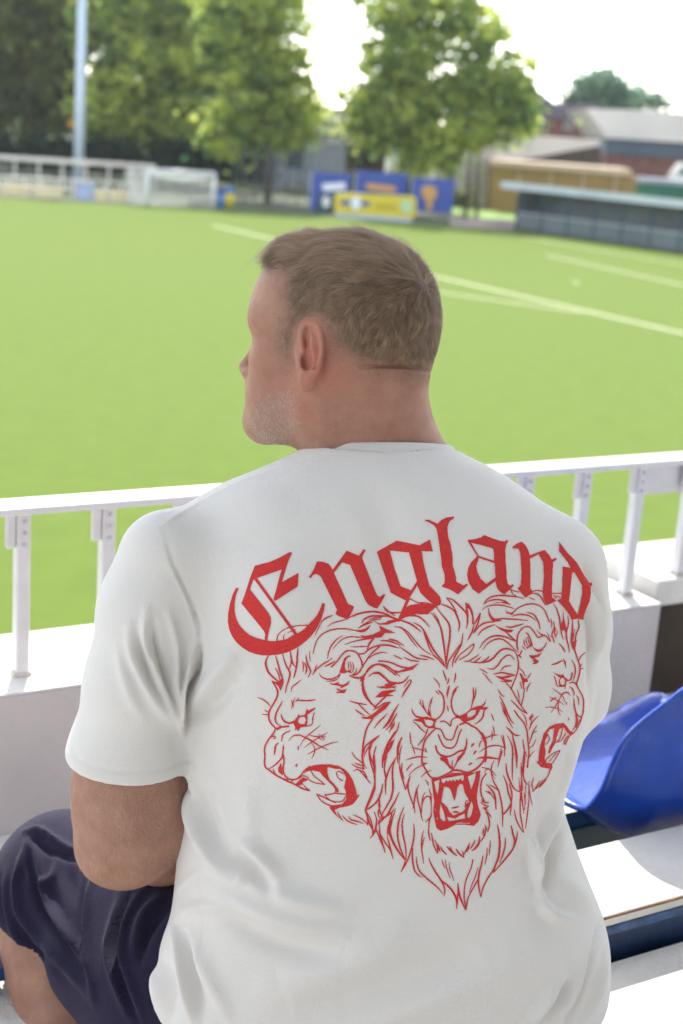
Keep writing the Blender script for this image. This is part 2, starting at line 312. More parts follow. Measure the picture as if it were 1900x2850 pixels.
INK_LIONS = '''
3s10 330,380 345,320 390,275 450,245 540,226 640,220
3t10 405,378 400,340 412,310
3t9 440,300 480,280 520,265
3t12 450,352 500,325 560,300 610,262
3t10 725,325 740,280 790,190
3t20 250,530 225,570 217,610 225,650 245,700 290,750 340,790 365,810
3t16 315,527 330,570 350,640 370,710 390,770 390,820 370,885
3P0 345,800 392,760 390,820 368,888 345,840 285,795
3t12 312,655 345,710 365,790
3t16 390,515 405,570 430,640 460,690 465,720 450,790 430,850 418,915
3t14 470,490 480,560 475,620 460,660 450,690
3t18 548,450 540,540 535,620 520,700 503,762
3t14 468,485 478,560 500,620 525,650
3t10 593,588 603,640 598,695
3t16 608,600 632,640 635,680 625,720
3t16 627,525 640,600 665,660 675,700 650,755
3t8 668,485 665,530 673,588
3t14 700,515 720,430 750,360 800,310 870,275 950,258 1040,258 1130,275 1200,290
3t18 1130,275 1200,285 1250,265 1285,225
3t14 1165,250 1230,215 1310,190
3t14 1197,200 1230,155 1290,130 1360,120
3t10 1270,165 1340,145 1400,145
3t12 850,235 900,200 970,180 1060,155
3t16 780,190 830,150 900,120
3t18 1050,150 1110,125 1180,100 1260,85 1340,82 1430,95
3t14 1425,30 1460,70 1510,105 1544,125
3t14 850,560 860,500 890,430 940,370 1005,325
3t12 908,460 950,410 1010,360 1080,340 1200,345 1300,350
3t16 1190,325 1260,345 1340,340 1400,300 1420,265
3P0 1390,265 1544,300 1440,300 1400,345 1330,350 1400,310
3t12 1025,420 1110,390 1200,370 1320,355
3t12 1085,440 1170,443 1270,435
3t14 1255,470 1270,430 1300,385 1330,355
3t14 1395,380 1450,378 1544,400
3t12 1475,365 1544,380
3t14 695,730 740,670 800,620 850,590 900,555
3t12 740,625 720,680 700,725
3t16 820,645 880,615 930,590
3s15 890,645 940,600 980,545 1020,500 1060,482 1110,485 1150,505 1180,550 1200,600 1208,650
3s14 1165,515 1220,510 1270,470 1330,440 1400,425 1470,428 1544,445
3t18 1205,640 1180,690 1150,720 1110,735
3s14 1210,640 1260,560 1310,500 1380,440
3t12 1270,560 1330,520 1400,500 1455,503
3P0 1095,535 1060,530 1020,560 1000,610 985,660 970,700 1010,715 1060,700 1100,715 1080,680 1040,690 1025,650 1030,590 1060,550
3t9 1060,595 1065,640 1060,680
3t9 1080,590 1090,640 1085,690
3t9 1105,600 1115,650 1105,700
3t10 1150,660 1130,710 1090,735
3t14 765,715 790,750 840,770 900,770 950,745 985,700
3t10 840,795 900,790 950,770 980,720
3P0 865,810 910,820 965,800 960,825 1010,830 1050,810 1075,785 1060,830 1000,860 940,870 1000,885 1050,875 1020,915 950,915 930,900 980,900 940,878 1000,850 940,835 890,830
3t18 1070,735 1120,755 1170,760 1220,740 1250,700
3s15 1250,700 1300,650 1360,622 1420,640 1480,680 1544,730
3t14 1370,585 1430,590 1544,615
3s16 1210,740 1210,800 1220,870 1250,950 1290,1010 1335,1060
3P0 1185,765 1215,740 1230,780 1205,790 1185,805
3t16 1270,745 1310,715 1370,705 1420,740 1460,790 1510,825 1544,830
3t16 1355,850 1420,860 1490,850 1544,865
3P0 1435,835 1544,800 1544,830 1470,850
3t18 1340,960 1400,910 1470,895 1544,885
3t16 1360,955 1430,935 1520,940
3s16 1335,1060 1380,1010 1440,955
3P0 1500,1005 1440,1080 1370,1130 1310,1180 1230,1180 1190,1160 1250,1160 1310,1130 1370,1080 1430,1030
3t14 1310,1090 1370,1060 1430,1020 1500,1005
3t14 1075,995 1140,1015 1200,1025 1255,1035
3t14 1150,1010 1200,1060 1250,1110 1280,1135
3t14 1130,1080 1170,1110 1230,1150
3s16 1310,1180 1270,1240 1240,1310 1220,1400 1210,1480 1205,1560 1215,1640 1215,1690
3t12 1325,1275 1370,1220 1420,1170 1465,1120
3t14 1410,1280 1460,1240 1500,1180 1544,1080
3t12 1445,1290 1490,1250 1544,1160
3t10 1480,1310 1520,1260 1535,1220
3t14 1220,1570 1250,1500 1300,1430 1380,1350
3t14 1330,1760 1300,1660 1280,1580 1280,1500 1310,1440
3t10 1320,1640 1320,1560 1335,1500 1350,1460
3t16 1410,1680 1415,1600 1440,1530 1490,1460 1535,1385
3t14 1430,1520 1460,1440 1500,1370 1544,1300
3t16 1445,1950 1440,1850 1445,1770 1430,1700 1440,1620 1460,1560
3t13 135,960 190,980 240,1020 270,1055
3t11 205,1090 250,1110
3t11 182,1132 250,1135
3s16 285,795 320,850 340,900 330,960 300,1020 270,1070 250,1120 250,1170 270,1220 320,1275
3t16 390,995 355,1060 325,1120 315,1180 330,1225 370,1250
3P0 320,1275 370,1250 460,1248 455,1262 380,1270 340,1295
3t12 475,900 490,850 530,820 585,775
3t9 480,985 490,1030 482,1075
3t9 518,960 500,1010 500,1055
3t15 520,1000 560,990 620,992 680,990 730,982
3t8 530,995 545,975 560,965
3t18 375,1130 390,1180 420,1210 460,1222 510,1215
3P0 460,1215 510,1195 545,1150 550,1130 570,1150 620,1135 640,1070 650,1095 730,1060 720,1080 640,1140 645,1165 640,1230 630,1255 580,1265 565,1280 545,1305 535,1280 515,1300 520,1260 500,1225
3E0 560,1170 590,1155 620,1160 628,1195 615,1230 580,1235 555,1220 545,1195
3s10 715,1118 700,1160 695,1220 670,1245 625,1255
3s15 320,1275 300,1320 270,1360 240,1400 215,1450 205,1500 210,1560 205,1620 215,1670 250,1700
3t12 270,1370 300,1355 318,1370 295,1385
3t14 470,1300 420,1320 390,1350 380,1410
3t15 455,1400 490,1360 530,1345 580,1350 640,1380 700,1410 760,1450 855,1495
3t10 780,1240 720,1290 650,1345 600,1400 570,1455
3t10 610,1475 680,1420 760,1370 850,1318
3t11 645,1540 720,1500 800,1460 880,1430 958,1412
3t10 660,1345 740,1360 830,1355
3t10 760,1335 800,1370 825,1385
3t9 740,1355 780,1385 810,1398
3t10 685,1420 710,1460 720,1500 705,1550 688,1582
3t10 548,1455 552,1475 547,1498
3t16 540,1640 530,1655 530,1670
3t16 350,1420 320,1450 312,1500 305,1545
3t16 398,1440 395,1500 385,1570 345,1620 300,1660 250,1690
3s14 400,1560 405,1620 395,1680 405,1740 440,1785 490,1800 540,1790 580,1750 620,1700 670,1665
3P0 375,1625 345,1680 345,1720 395,1760 385,1700
3s16 250,1700 310,1745 380,1785 450,1820 520,1850 590,1890 665,1912
3s10 600,1850 640,1890 665,1910
3P0 530,1840 570,1800 600,1775 635,1790 640,1810 600,1820 590,1850 550,1860
3t12 470,1825 510,1800 560,1785 600,1760 660,1780
3t8 390,1785 440,1800 455,1820
3t10 295,1690 305,1725 320,1740
3P0 600,1745 640,1690 700,1655 780,1645 880,1645 960,1660 1020,1690 1070,1740 1110,1810 1135,1890 1148,1960 1180,1955 1150,2000 1110,2050 1060,2070 980,2085 920,2110 940,2150 970,2200 920,2150 875,2095 875,2070 930,2060 1000,2050 1040,2000 1040,1930 1020,1880 1030,1830 1040,1780 1010,1720 980,1690 930,1690 850,1670 850,1740 870,1800 920,1850 960,1900 965,1925 945,1930 910,1870 850,1810 800,1760 770,1720 700,1705 640,1715
3s10 680,1710 710,1760 760,1800 820,1850
3s10 640,1790 700,1825 760,1840 820,1848
3s9 940,1730 950,1770 980,1800 1005,1810
3s9 940,1730 970,1715 1010,1740
3s12 740,1950 800,1975 870,2010 930,2035
3s12 745,1955 780,2010 840,2050 900,2070
3s10 820,1955 880,1950 930,1940 1035,1950
3s10 825,1958 860,2000 920,2025 1000,2020 1035,1970
3t10 935,1890 925,1940
3E0 1065,2010 1085,2010 1080,2022
3E0 1095,1985 1110,1980 1115,2000
3E0 970,2065 1000,2052 1000,2060
3t14 955,2130 975,2180 1010,2220
3t14 1000,2165 1040,2210 1090,2240 1150,2258
3t14 1065,2175 1090,2210 1150,2225 1215,2250
3t12 1105,2160 1160,2180 1210,2210 1262,2262
3s12 1262,2262 1255,2180 1240,2120 1270,2050 1310,1960 1335,1880 1330,1790 1320,1720
3t14 1240,2115 1300,2080 1360,2010 1400,1930 1415,1840
3t12 1095,1515 1130,1570 1180,1610 1215,1640 1250,1685
3t12 1130,1630 1180,1650 1225,1660
3t12 1095,1640 1150,1670 1230,1690
3t14 1110,1715 1160,1695 1210,1740 1250,1790 1290,1845
3t12 1170,1705 1220,1720 1255,1780
3t12 1250,2130 1290,2210 1310,2290 1310,2352
3t10 1330,2130 1350,2220 1345,2340
3t14 1385,1980 1375,2060 1390,2140 1420,2200 1365,2260
3t14 1365,2260 1420,2200 1500,2140 1544,2090
3t14 1480,2352 1500,2250 1520,2170 1544,2110
4t14 0,240 60,215 150,198 220,200 290,215 340,240 410,265
4t14 270,150 300,190 350,205 430,203
4t16 80,295 110,260 170,235 250,235 310,235 380,265
4t10 50,340 110,300 180,270 250,260
4P0 185,262 200,290 230,310 300,310 380,285 430,270 410,255 370,265 310,275 295,290 240,300 210,290
4t12 0,355 60,362 120,345 155,315
4P0 230,315 290,345 380,382 300,380 240,395 200,420 100,410 180,395 250,360
4t12 0,460 60,445 140,430 190,425
4t13 190,420 150,470 130,530
4t14 120,540 180,505 260,488 330,490 410,515
4t14 245,450 300,450 360,465 420,490
4t12 320,433 380,450 455,495
4t16 380,265 450,280 520,310 600,370
4t11 365,325 430,340 470,380 520,450 570,510
4t11 415,325 480,370 540,440 600,510 650,550 700,575
4t16 535,290 600,330 640,390 680,480 730,560 790,630 805,680
4t12 620,370 650,450 680,530 720,580
4t14 700,575 750,610 800,670
4t14 430,245 520,230 580,240 630,280 675,330
4t15 685,205 730,260 765,320 785,400 800,500 812,600 820,690
4t10 705,205 745,260 770,330
4t16 740,165 780,220 830,280 850,330 850,420 835,520 825,600 815,680
4s10 505,85 570,115 640,120 700,135 740,160
4t16 770,130 830,150 890,190 920,250 935,310 925,365
4t16 820,75 870,90 920,130 970,180 1000,220 1005,290 995,340
4t12 820,75 860,120 910,200
4P0 985,115 1020,130 1050,190 1060,260 1060,310 1045,300 1045,240 1025,180 1005,160 1015,230 1005,300 995,220
4t14 1060,310 1045,370 1020,420 1005,445
4t14 1060,310 1090,260 1115,205
4t12 1055,385 1080,330 1100,280 1120,205
4t14 1060,385 1110,320 1170,290 1240,285
4t14 1095,405 1130,360 1180,330 1240,310
4t14 870,680 885,610 920,540 950,480 965,385
4t12 825,700 840,630 880,570 920,510 950,470
4s10 895,640 930,580 990,530 1040,490 1060,480 1050,520 1010,570 935,615
4t12 975,630 1020,625 1060,600 1105,570
4t16 1030,635 1100,640 1180,630 1230,600 1270,555 1310,525 1360,520 1410,540 1440,580
4t12 1060,635 1100,610 1120,590
4t12 1130,635 1170,610 1195,585
4t14 1110,515 1140,470 1190,425 1260,405 1330,415 1390,440 1440,460
4t12 1135,530 1180,475 1240,440 1300,435 1360,470 1410,520 1450,550
4P0 1230,300 1280,330 1340,350 1405,355 1390,375 1340,380 1280,345
4t14 1340,375 1390,420 1430,455
4t14 1190,165 1195,220 1230,270 1300,275
4t14 225,630 290,630 350,645 420,675 500,685 575,650
4P0 490,685 575,650 530,700 450,720 400,715
4t14 110,740 140,690 190,660 240,655 300,670 350,705 415,760
4P0 340,700 400,715 460,715 380,735 415,765 370,730
4s14 110,740 90,800 90,870 110,930 150,980 200,1030
4t18 145,760 180,735 230,735 280,770 330,810 400,820 450,805 495,755
4P0 280,830 330,815 300,842 395,850 300,868 215,850 290,848
4P0 200,945 250,905 310,885 380,885 300,920 355,930 270,940
4t10 450,855 490,800 515,790
4t16 430,945 460,890 500,830 515,795
4t12 360,575 400,595 435,610
4t12 450,595 510,620 585,630
4t12 590,575 650,590 715,615
4t14 410,500 480,550 560,600 665,615
4t12 790,705 805,750 822,800
4t10 845,770 835,810 825,830
4t12 900,730 898,770 887,815
4t10 708,775 735,800 755,830 760,858
4t10 725,885 740,900 755,918
4P0 825,960 822,900 835,850 850,835 845,880
4t9 830,1015 833,1040 838,1065
4s13 755,885 785,920 800,970 800,1030 785,1080 755,1120 720,1140
4t12 870,930 890,880 925,845
4s13 905,875 875,930 862,990 870,1040 890,1085 930,1110
4t10 580,985 610,1020 640,1065 660,1095
4t8 590,962 600,1000
4t10 612,968 625,1030 650,1080
4P0 705,930 680,970 665,1030 655,1090 690,1120 680,1050 690,990
4E0 690,975 680,1030 675,1085 668,1040
4t14 518,1045 530,1080 560,1110 610,1120 660,1115
4P0 520,1140 570,1130 630,1120 680,1120 740,1135 720,1170 720,1210 670,1215 630,1195 605,1160 560,1150
4E0 625,1135 680,1140 710,1155 700,1190 670,1197 640,1180
4t12 530,1155 570,1185 600,1220 645,1255
4t10 645,1250 660,1215
4P0 890,1105 940,1105 990,1080 1030,1045 1090,1020 1130,1015 1160,980 1170,930 1160,1000 1135,1030 1185,1030 1150,1050 1115,1050 1095,1095 1060,1135 1010,1150 970,1165 960,1130 920,1120
4E0 1000,1085 1040,1055 1080,1050 1075,1085 1040,1115 1005,1120
4t14 1185,1030 1150,1060 1140,1110 1110,1150 1070,1175
4t12 1055,855 1058,920 1050,980 1035,1040
4t10 1080,860 1070,930 1050,990
4s11 770,1155 800,1150 830,1170 855,1190 865,1150 890,1125 930,1120 960,1145
4s12 720,1210 770,1225 790,1260 810,1300 845,1315 880,1300 900,1240 920,1190
4s12 750,1270 770,1320 800,1370 840,1385 880,1380 910,1340 930,1270 952,1225
4s15 940,1180 990,1165 1040,1190 1090,1220 1130,1270 1155,1320
4s14 725,1215 680,1260 640,1310 620,1360 610,1430 605,1500
4t12 660,1220 635,1280 600,1330 570,1365
4t10 500,1245 505,1290 510,1350
4t10 520,1350 535,1400 545,1440
4t9 515,1380 560,1390 610,1405 640,1415
4t9 630,1385 640,1400 650,1425
4t10 470,1490 530,1470 590,1460 650,1467
4s13 1130,1270 1155,1330 1165,1400 1165,1480 1160,1505
4t11 1120,1300 1170,1295 1220,1275 1270,1270
4t9 1215,1235 1220,1280 1215,1320
4t9 1225,1190 1235,1230 1240,1270
4t9 1213,1085 1225,1120 1238,1150
4t11 1110,1420 1160,1385 1220,1365 1280,1365 1340,1388
4t11 1080,1490 1100,1475 1160,1470 1220,1475 1290,1480
4t10 1105,1380 1115,1340 1140,1310
4t15 1040,1375 1050,1355 1065,1345
4t15 1060,1440 1070,1420 1082,1408
4t9 1295,1275 1310,1310 1325,1370 1330,1450
4t9 1315,1270 1325,1330
4t11 1300,1380 1290,1440 1275,1500
4t13 998,1300 995,1350 985,1400 965,1430
4t12 190,1215 230,1160 270,1120 310,1085
4t15 265,1215 310,1160 350,1090 405,1000
4t12 300,1225 340,1170 390,1080
4t12 325,1250 345,1200 370,1160
4t14 410,1160 390,1230 350,1290 310,1350 280,1420 265,1505
4t14 95,1440 110,1380 160,1330 235,1275
4t14 365,1310 330,1370 290,1440 270,1505
4t12 435,1290 415,1340 400,1400 395,1505
5t14 190,360 185,280 155,200 150,130 175,70 235,20
5t12 205,120 190,180 195,260 200,360
5t16 200,360 195,450 170,530 140,600 110,670
5t16 110,675 170,640 220,590 250,520 268,440
5t14 260,300 265,220 285,160 330,90 365,60
5t12 365,60 335,130 300,180 285,240 280,320 290,400
5t14 430,35 400,110 392,190 400,270
5t10 432,110 415,170 410,260
5t14 292,540 290,450 300,380 330,300 380,215
5t16 380,215 355,290 350,380 355,470 340,560 310,620 270,690 245,740
5t15 225,800 240,755 300,720 340,650 370,600 410,515
5t12 235,740 225,690 240,640 235,580
5t15 410,270 420,340 440,410 465,495
5t12 435,260 430,330 445,380 455,400
5t14 465,495 490,420 505,370
5t12 470,330 500,290 525,265
5t9 490,370 540,320 590,290 650,265
5t12 505,375 485,460 500,540 525,610 540,640 545,700
5t14 530,660 545,570 560,500 580,450
5t12 565,500 570,580 590,660 605,740 615,765
5t10 600,720 610,620 630,570 660,550 680,570 690,640 685,700
5t10 635,515 615,560 605,640
5t10 670,490 685,540 690,600
5t12 640,775 680,735 690,690
5t12 665,820 670,770 690,720
5t9 635,405 655,430 662,460
5t14 125,680 140,760 170,830 185,870 155,920
5t14 155,920 190,870 210,800
5t10 190,690 210,750 200,830
5t12 235,790 240,870 260,950 285,1040
5t14 205,830 240,920 270,990 285,1045
5t12 250,890 290,960 330,1020 355,1095
5t12 300,900 320,960 340,1040 355,1095
5t14 330,760 310,840 310,900
5t20 345,700 325,790 330,880 360,960 400,1030 460,1110
5t15 450,645 420,720 400,800 395,890 410,980 440,1060 465,1110
5t13 455,705 435,780 440,880 460,970 468,1050 465,1110
5P0 460,1110 470,1150 440,1195 420,1215 440,1165
5t14 535,790 540,870 530,950 510,1030 490,1090 460,1150 425,1215
5t13 525,1000 525,1100 540,1190 575,1240 610,1260
5t14 560,1080 565,1150 590,1210 640,1260 700,1310 750,1355 790,1405
5t11 620,850 605,930 605,1010 615,1090 622,1138
5t9 628,910 612,970 605,1040
5t15 665,1090 690,1150 730,1220 770,1280 800,1340 805,1400 795,1425
5t18 770,1280 830,1330 880,1390 910,1460 910,1535
5t9 780,1105 795,1150 808,1180
5t9 812,1105 820,1170 840,1230 855,1270
5t9 845,1130 850,1190 870,1240 885,1290
5t16 920,1310 930,1390 950,1460 985,1540
5t12 920,1330 920,1420 910,1535
5s10 1052,1105 1035,1180 1000,1260 980,1340 975,1430 990,1540
5s11 990,1540 1010,1440 1050,1360 1095,1280
5t9 1095,1175 1070,1260 1040,1330 1020,1390
5t15 1140,1065 1125,1150 1105,1230 1100,1320 1120,1435
5t13 1120,1435 1140,1350 1180,1270 1225,1200 1255,1130
5t10 1175,1000 1172,1070 1155,1150
5t9 1205,940 1200,1000 1193,1065
5t18 1265,800 1280,880 1285,980 1275,1080 1250,1150 1230,1220
5t15 1230,1220 1290,1150 1350,1080 1400,1010 1430,930 1440,860
5t12 1335,915 1330,990 1310,1070 1285,1130
5t15 1385,805 1400,880 1415,950 1395,1030
5t12 670,800 665,870 680,940
5t12 690,870 700,930 715,990 745,1055
5t10 720,930 740,990 745,1055
5P0 745,960 760,990 770,1045 745,1010
5t13 770,990 790,1030 825,1062
5t16 825,990 860,1030 915,1072
5t11 850,990 870,1030 890,1055
5t16 905,1010 930,1050 972,1085
5t10 960,1030 970,1060 972,1085
5t13 975,1060 1000,1010 1025,960
5t10 990,1040 1010,1020 1020,990
5t16 1040,1030 1080,1000 1110,960
5t12 1030,1010 1060,960 1070,935
5t12 1065,1010 1100,960 1110,900
5t13 1110,955 1150,900 1165,820
5t11 1150,900 1140,880 1145,830
5t13 1180,865 1195,800 1185,730 1160,680
5t10 1155,800 1175,850
5t12 1165,680 1195,710 1210,735
5P0 1130,650 1190,640 1170,660 1195,680 1150,670
5t10 1120,600 1160,605 1195,605
5t10 1125,580 1150,600
5t10 1120,610 1160,630 1190,640
5P0 765,195 800,190 830,220 845,270 870,300 890,300 885,320 850,310 825,280 800,250 770,235 765,215 790,212 770,205
5s14 727,112 740,160 770,190 830,205 880,190 930,160 975,150
5t12 1000,45 995,100 980,140 965,180
5P0 975,150 985,170 950,220 920,250 900,290 885,310 895,280 910,240 920,205 950,185
5s14 872,300 872,325
5t9 872,235 870,300
5s14 605,200 610,260 640,320 680,380 720,395 780,380 850,345 875,325
5s16 875,325 930,325 1000,345 1060,325 1110,285 1150,230 1165,150 1160,60 1130,0
5t9 470,235 540,215 600,207 655,213
5t9 600,385 640,345 690,325
5t9 595,270 630,265 655,262
5t11 1080,235 1110,215 1180,210 1290,225
5t15 1015,280 1030,268 1045,262
5t10 1130,300 1180,310 1220,335 1255,375
5t9 1155,345 1165,320 1200,320 1225,370 1245,400
5t11 1270,295 1285,230 1310,150
5t9 1325,60 1330,130 1325,200
5t10 1235,240 1215,290 1210,350
5P0 690,400 760,400 870,350 960,350 1060,345 1115,325 1110,400 1095,480 1085,560 1095,630 1120,710 1100,770 1060,810 990,800 900,800 830,835 770,852 735,830 720,770 705,680 715,600 705,520
5E0 712,425 760,405 755,480 745,540 730,510
5E0 1005,380 1080,345 1070,400 1050,460 1035,495 1020,430
5E0 775,400 970,365 975,400 960,420 940,395 925,420 910,400 895,425 880,405 865,425 850,410 835,430 820,410 800,440 780,430
5E0 800,465 840,475 860,500 880,560 890,590 905,540 915,480 940,440 965,450 980,520 1010,570 1020,600 990,620 985,660 960,690 920,700 880,720 850,690 830,650 800,620 775,600 785,540
5E0 770,610 760,680 765,740 790,770 815,765 800,700
5E0 825,730 870,740 900,745 940,720 980,700 985,745 900,760 840,770
5E0 1040,590 1055,640 1040,710 1020,745 1000,730 1010,670
5E0 715,655 730,665 725,685
5E0 735,730 748,745 740,765
5E0 1080,690 1090,685 1092,702
5E0 880,798 930,780 1030,785 1020,793 940,790
5P0 885,490 900,490 905,540 892,590
5t13 865,655 900,650 930,640
5t13 875,690 905,688 930,690
5s9 775,615 810,650 820,680
5s10 985,640 990,600 1005,590
5s12 1165,355 1130,410 1120,470 1125,540 1150,590
5t13 1210,350 1230,420 1270,490 1290,560 1305,640 1310,720 1310,820
5t15 1165,445 1210,490 1240,540 1250,610 1252,670
5t10 1195,450 1230,470 1270,500
5P0 1155,505 1200,510 1240,570 1245,590 1210,540
5t13 1315,365 1345,440 1360,520 1385,600 1375,720
5t15 1385,610 1360,660 1310,720
5t15 1340,265 1350,350 1390,450 1430,500 1465,510
5t12 1370,440 1390,520 1390,600
5t12 1465,515 1465,620 1465,700 1480,790 1495,870
5t12 1415,670 1425,740 1460,820 1495,870
5t12 1350,20 1390,100 1400,180 1395,250 1395,330 1395,410
5t15 1395,20 1420,130 1430,220 1435,305
5t11 1485,60 1500,150 1490,250 1490,350 1500,420 1530,450
5t10 1470,290 1475,400 1475,500 1485,600 1495,700
5t8 1500,520 1510,620
5t9 1540,560 1530,680 1510,830
6t15 160,295 190,250 250,215 340,205 420,210 500,220 560,235
6t14 160,292 210,260 290,245 370,260 425,295
6P0 370,250 400,270 425,297 370,285 330,275 260,285 300,270 350,272
6t13 145,350 190,315 260,300 340,302 400,315 465,335
6P0 210,320 220,370 240,410 280,440 330,445 300,450 260,470 230,440 212,400
6t13 260,440 340,435 460,440 600,452
6s12 390,375 440,380 500,330 580,295 660,290 720,310 770,360 810,465
6P0 360,340 400,370 460,380 440,400 400,380
6t14 440,410 500,395 560,395 620,410 680,455
6t15 590,370 650,390 690,440 710,490 720,540
6t15 380,510 430,520 490,505 555,485
6t15 640,180 700,195 740,240 770,300
6t10 610,225 670,250
6t10 570,200 640,190
6s10 420,140 460,160 510,170
6s10 430,150 450,190 480,210
6s10 640,165 690,155 750,165
6s9 840,185 880,185 930,185
6s9 850,205 900,215 920,225
6P0 860,215 890,230 870,240
6s13 500,740 490,680 500,600 530,545 570,515 610,515 640,540 670,580 700,620 745,605
6t13 690,550 730,590 780,610 820,665
6t8 790,575 810,620 822,660
6P0 565,570 600,575 625,620 640,670 650,705 620,715 590,735 580,715 610,710 625,680 615,620 590,585
6t9 580,620 585,670 605,710
6t9 560,640 565,690 590,720
6t9 600,610 605,660 620,690
6t9 540,705 560,725 580,745
6t13 645,715 680,740 720,745 760,720 785,670
6t10 660,735 700,760 750,750
6P0 610,795 650,800 690,795 740,770 710,810 660,825 690,840 710,860 680,885 640,880 670,865 640,850 660,845 625,820
6s12 495,800 520,790 540,750
6P0 500,795 525,800 540,830 515,815
6t15 195,925 250,935 300,900 340,840 390,800 430,800 465,840
6t13 330,950 370,910 435,900
6t15 255,985 340,970 420,985 480,995
6P0 270,1000 340,1010 400,1000 470,1000 400,1020 350,1030 445,1045 440,1060 380,1065 320,1055 370,1050 320,1030
6s12 490,800 505,860 505,910 495,970 470,1040 435,1125
6s12 380,1065 430,1125 480,1210 520,1280 590,1375
6t10 510,920 550,960 580,1010
6P0 515,970 540,985 560,1020 595,1040 600,1060 565,1065 560,1100 545,1060
6E0 535,990 550,1020 548,1035
6t11 560,1050 600,1020 630,975
6t11 625,1070 600,1110 585,1158
6s10 545,1060 560,1130 555,1210 535,1290
6t9 495,1140 510,1200 515,1260
6t9 520,1060 540,1130
6t14 430,1240 480,1290 530,1340 590,1375
6t11 120,930 160,950 200,975
6t11 150,970 190,1010 210,1040 245,1075
6s13 465,1345 510,1410 560,1470 590,1550 600,1650 610,1760 600,1850 595,1910
6t10 540,1370 575,1420 590,1500
6P0 610,1420 650,1370 640,1400 660,1390 620,1450
6t11 610,1540 640,1470 680,1420 705,1400
6t13 615,1670 650,1560 690,1490
6t10 620,1640 650,1570 690,1550
6t9 610,1720 650,1690 680,1630
6t9 600,1830 630,1780 665,1745
6t9 615,1520 640,1440
6t13 305,1135 330,1180 365,1210
6t15 320,1200 360,1280 400,1380 430,1440 465,1480
6t13 330,1260 370,1350 400,1430 450,1520
6t10 345,1330 380,1400
6P0 375,1490 430,1540 470,1580 525,1590 480,1600 440,1580 400,1530
6t15 445,1580 470,1680 490,1790 488,1920
6t10 550,1630 560,1720 590,1800
6t10 550,1660 570,1780 560,1900 555,2000 580,2060 600,2080
6t9 530,1860 545,1960 560,2040
6t8 510,2010 520,2110 530,2200 555,2300
6t8 540,2040 550,2140
6t6 610,2080 610,2200 600,2352
6t6 580,2060 575,2200 565,2330
6t10 655,2010 640,2070 650,2150
6t8 610,2050 615,2150 640,2280
6t11 650,2150 690,2090 720,2040
6t11 680,2120 720,2080 750,2030
6t11 710,2110 750,2060 770,2020
6t11 740,2080 770,2040 800,1985
6t11 775,2030 810,1970 820,1920
6t9 825,430 835,480 830,520
6t12 855,460 860,520 840,580 835,620
6t11 840,600 855,650 860,670
6t11 870,520 865,580 880,630
6t9 885,540 890,580 880,605
6t14 850,280 885,340 910,420 920,500 930,570 950,640
6P0 945,335 955,420 970,490 990,560 980,600 960,540 940,560 925,500 945,450
6t14 995,410 1000,490 980,570 985,640 1000,700 1010,770
6t15 1045,445 1040,520 1035,600 1030,660 1045,740
6t13 1100,440 1105,520 1080,580 1065,650 1045,700
6t10 1060,540 1050,600 1045,650
6P0 1030,650 1060,670 1090,635 1070,690 1045,740
6s13 1070,690 1062,740 1080,800 1100,860 1115,920 1105,1000 1080,1080
6t10 1100,860 1125,810 1168,768
6t10 1115,920 1125,900 1135,885
6t10 1115,935 1148,925
6t13 905,680 940,715 970,765
6t15 835,890 880,880 920,860 945,850
6t9 950,830 965,880 978,920
6t8 965,845 975,890
6t13 1030,840 1060,890 1070,950 1060,1010 1045,1050
6P0 845,960 890,985 930,995 950,985 960,1010 985,1030 1005,1045 980,1060 975,1090 965,1135 960,1105 930,1110 910,1090 905,1050 920,1020 890,1000
6E0 925,1025 950,1020 970,1045 965,1085 940,1095 920,1080 915,1050
6s9 860,1005 880,1060 890,1100 940,1108
6t13 985,1050 1020,1040 1035,1000 1038,960
6t13 1010,1075 1040,1065 1060,1070 1085,1100
6s12 1080,1080 1100,1130 1130,1180 1150,1240 1150,1310 1145,1370 1130,1410
6t13 1010,1110 1040,1130 1055,1165 1055,1195
6t11 1075,1190 1100,1230 1102,1290
6t13 920,1205 950,1175 990,1165 1020,1195
6t9 845,1125 890,1160 940,1200 970,1265
6t9 770,1315 830,1312 890,1325 940,1355
6t9 815,1210 860,1230 920,1260 955,1290
6t9 830,1240 880,1215
6t9 820,1260 860,1220
6t9 830,1365 880,1290 930,1200 950,1185
6t9 905,1250 900,1340 920,1395
6t9 980,1260 985,1290
6t11 1003,1418 1003,1430 1005,1442
6t14 1055,1220 1060,1300 1075,1370 1080,1440 1075,1480 1060,1520 1040,1540
6P0 1070,1350 1110,1400 1140,1400 1130,1430 1100,1470 1080,1520 1070,1500 1085,1450
6E0 1090,1400 1125,1415 1095,1460
6s10 1130,1420 1110,1480 1060,1560 1010,1600 970,1680
6P0 745,1620 760,1570 810,1510 870,1480 950,1468 985,1500 1010,1540 1050,1560 1020,1590 985,1560 950,1505 910,1530 890,1590 880,1620 870,1670 840,1720 815,1770 800,1765 820,1700 850,1640 855,1580 860,1520 820,1530 790,1570 800,1580 770,1640 765,1700 775,1750 765,1810 770,1860 835,1870 840,1910 820,1950 800,1990 815,1920 780,1915 730,1905 705,1880 685,1850 705,1850 710,1760 725,1680
6s9 785,1580 805,1600 810,1640 780,1680
6s9 880,1660 910,1630 930,1580 945,1510
6s9 885,1660 930,1640 975,1570
6t12 955,1680 970,1630 1000,1590
6s9 770,1860 790,1820 850,1770 915,1740
6s9 840,1870 880,1810 915,1745
6s8 810,1850 850,1800 880,1770
6E0 720,1865 735,1862 735,1880
6E0 780,1885 800,1882 798,1890
'''
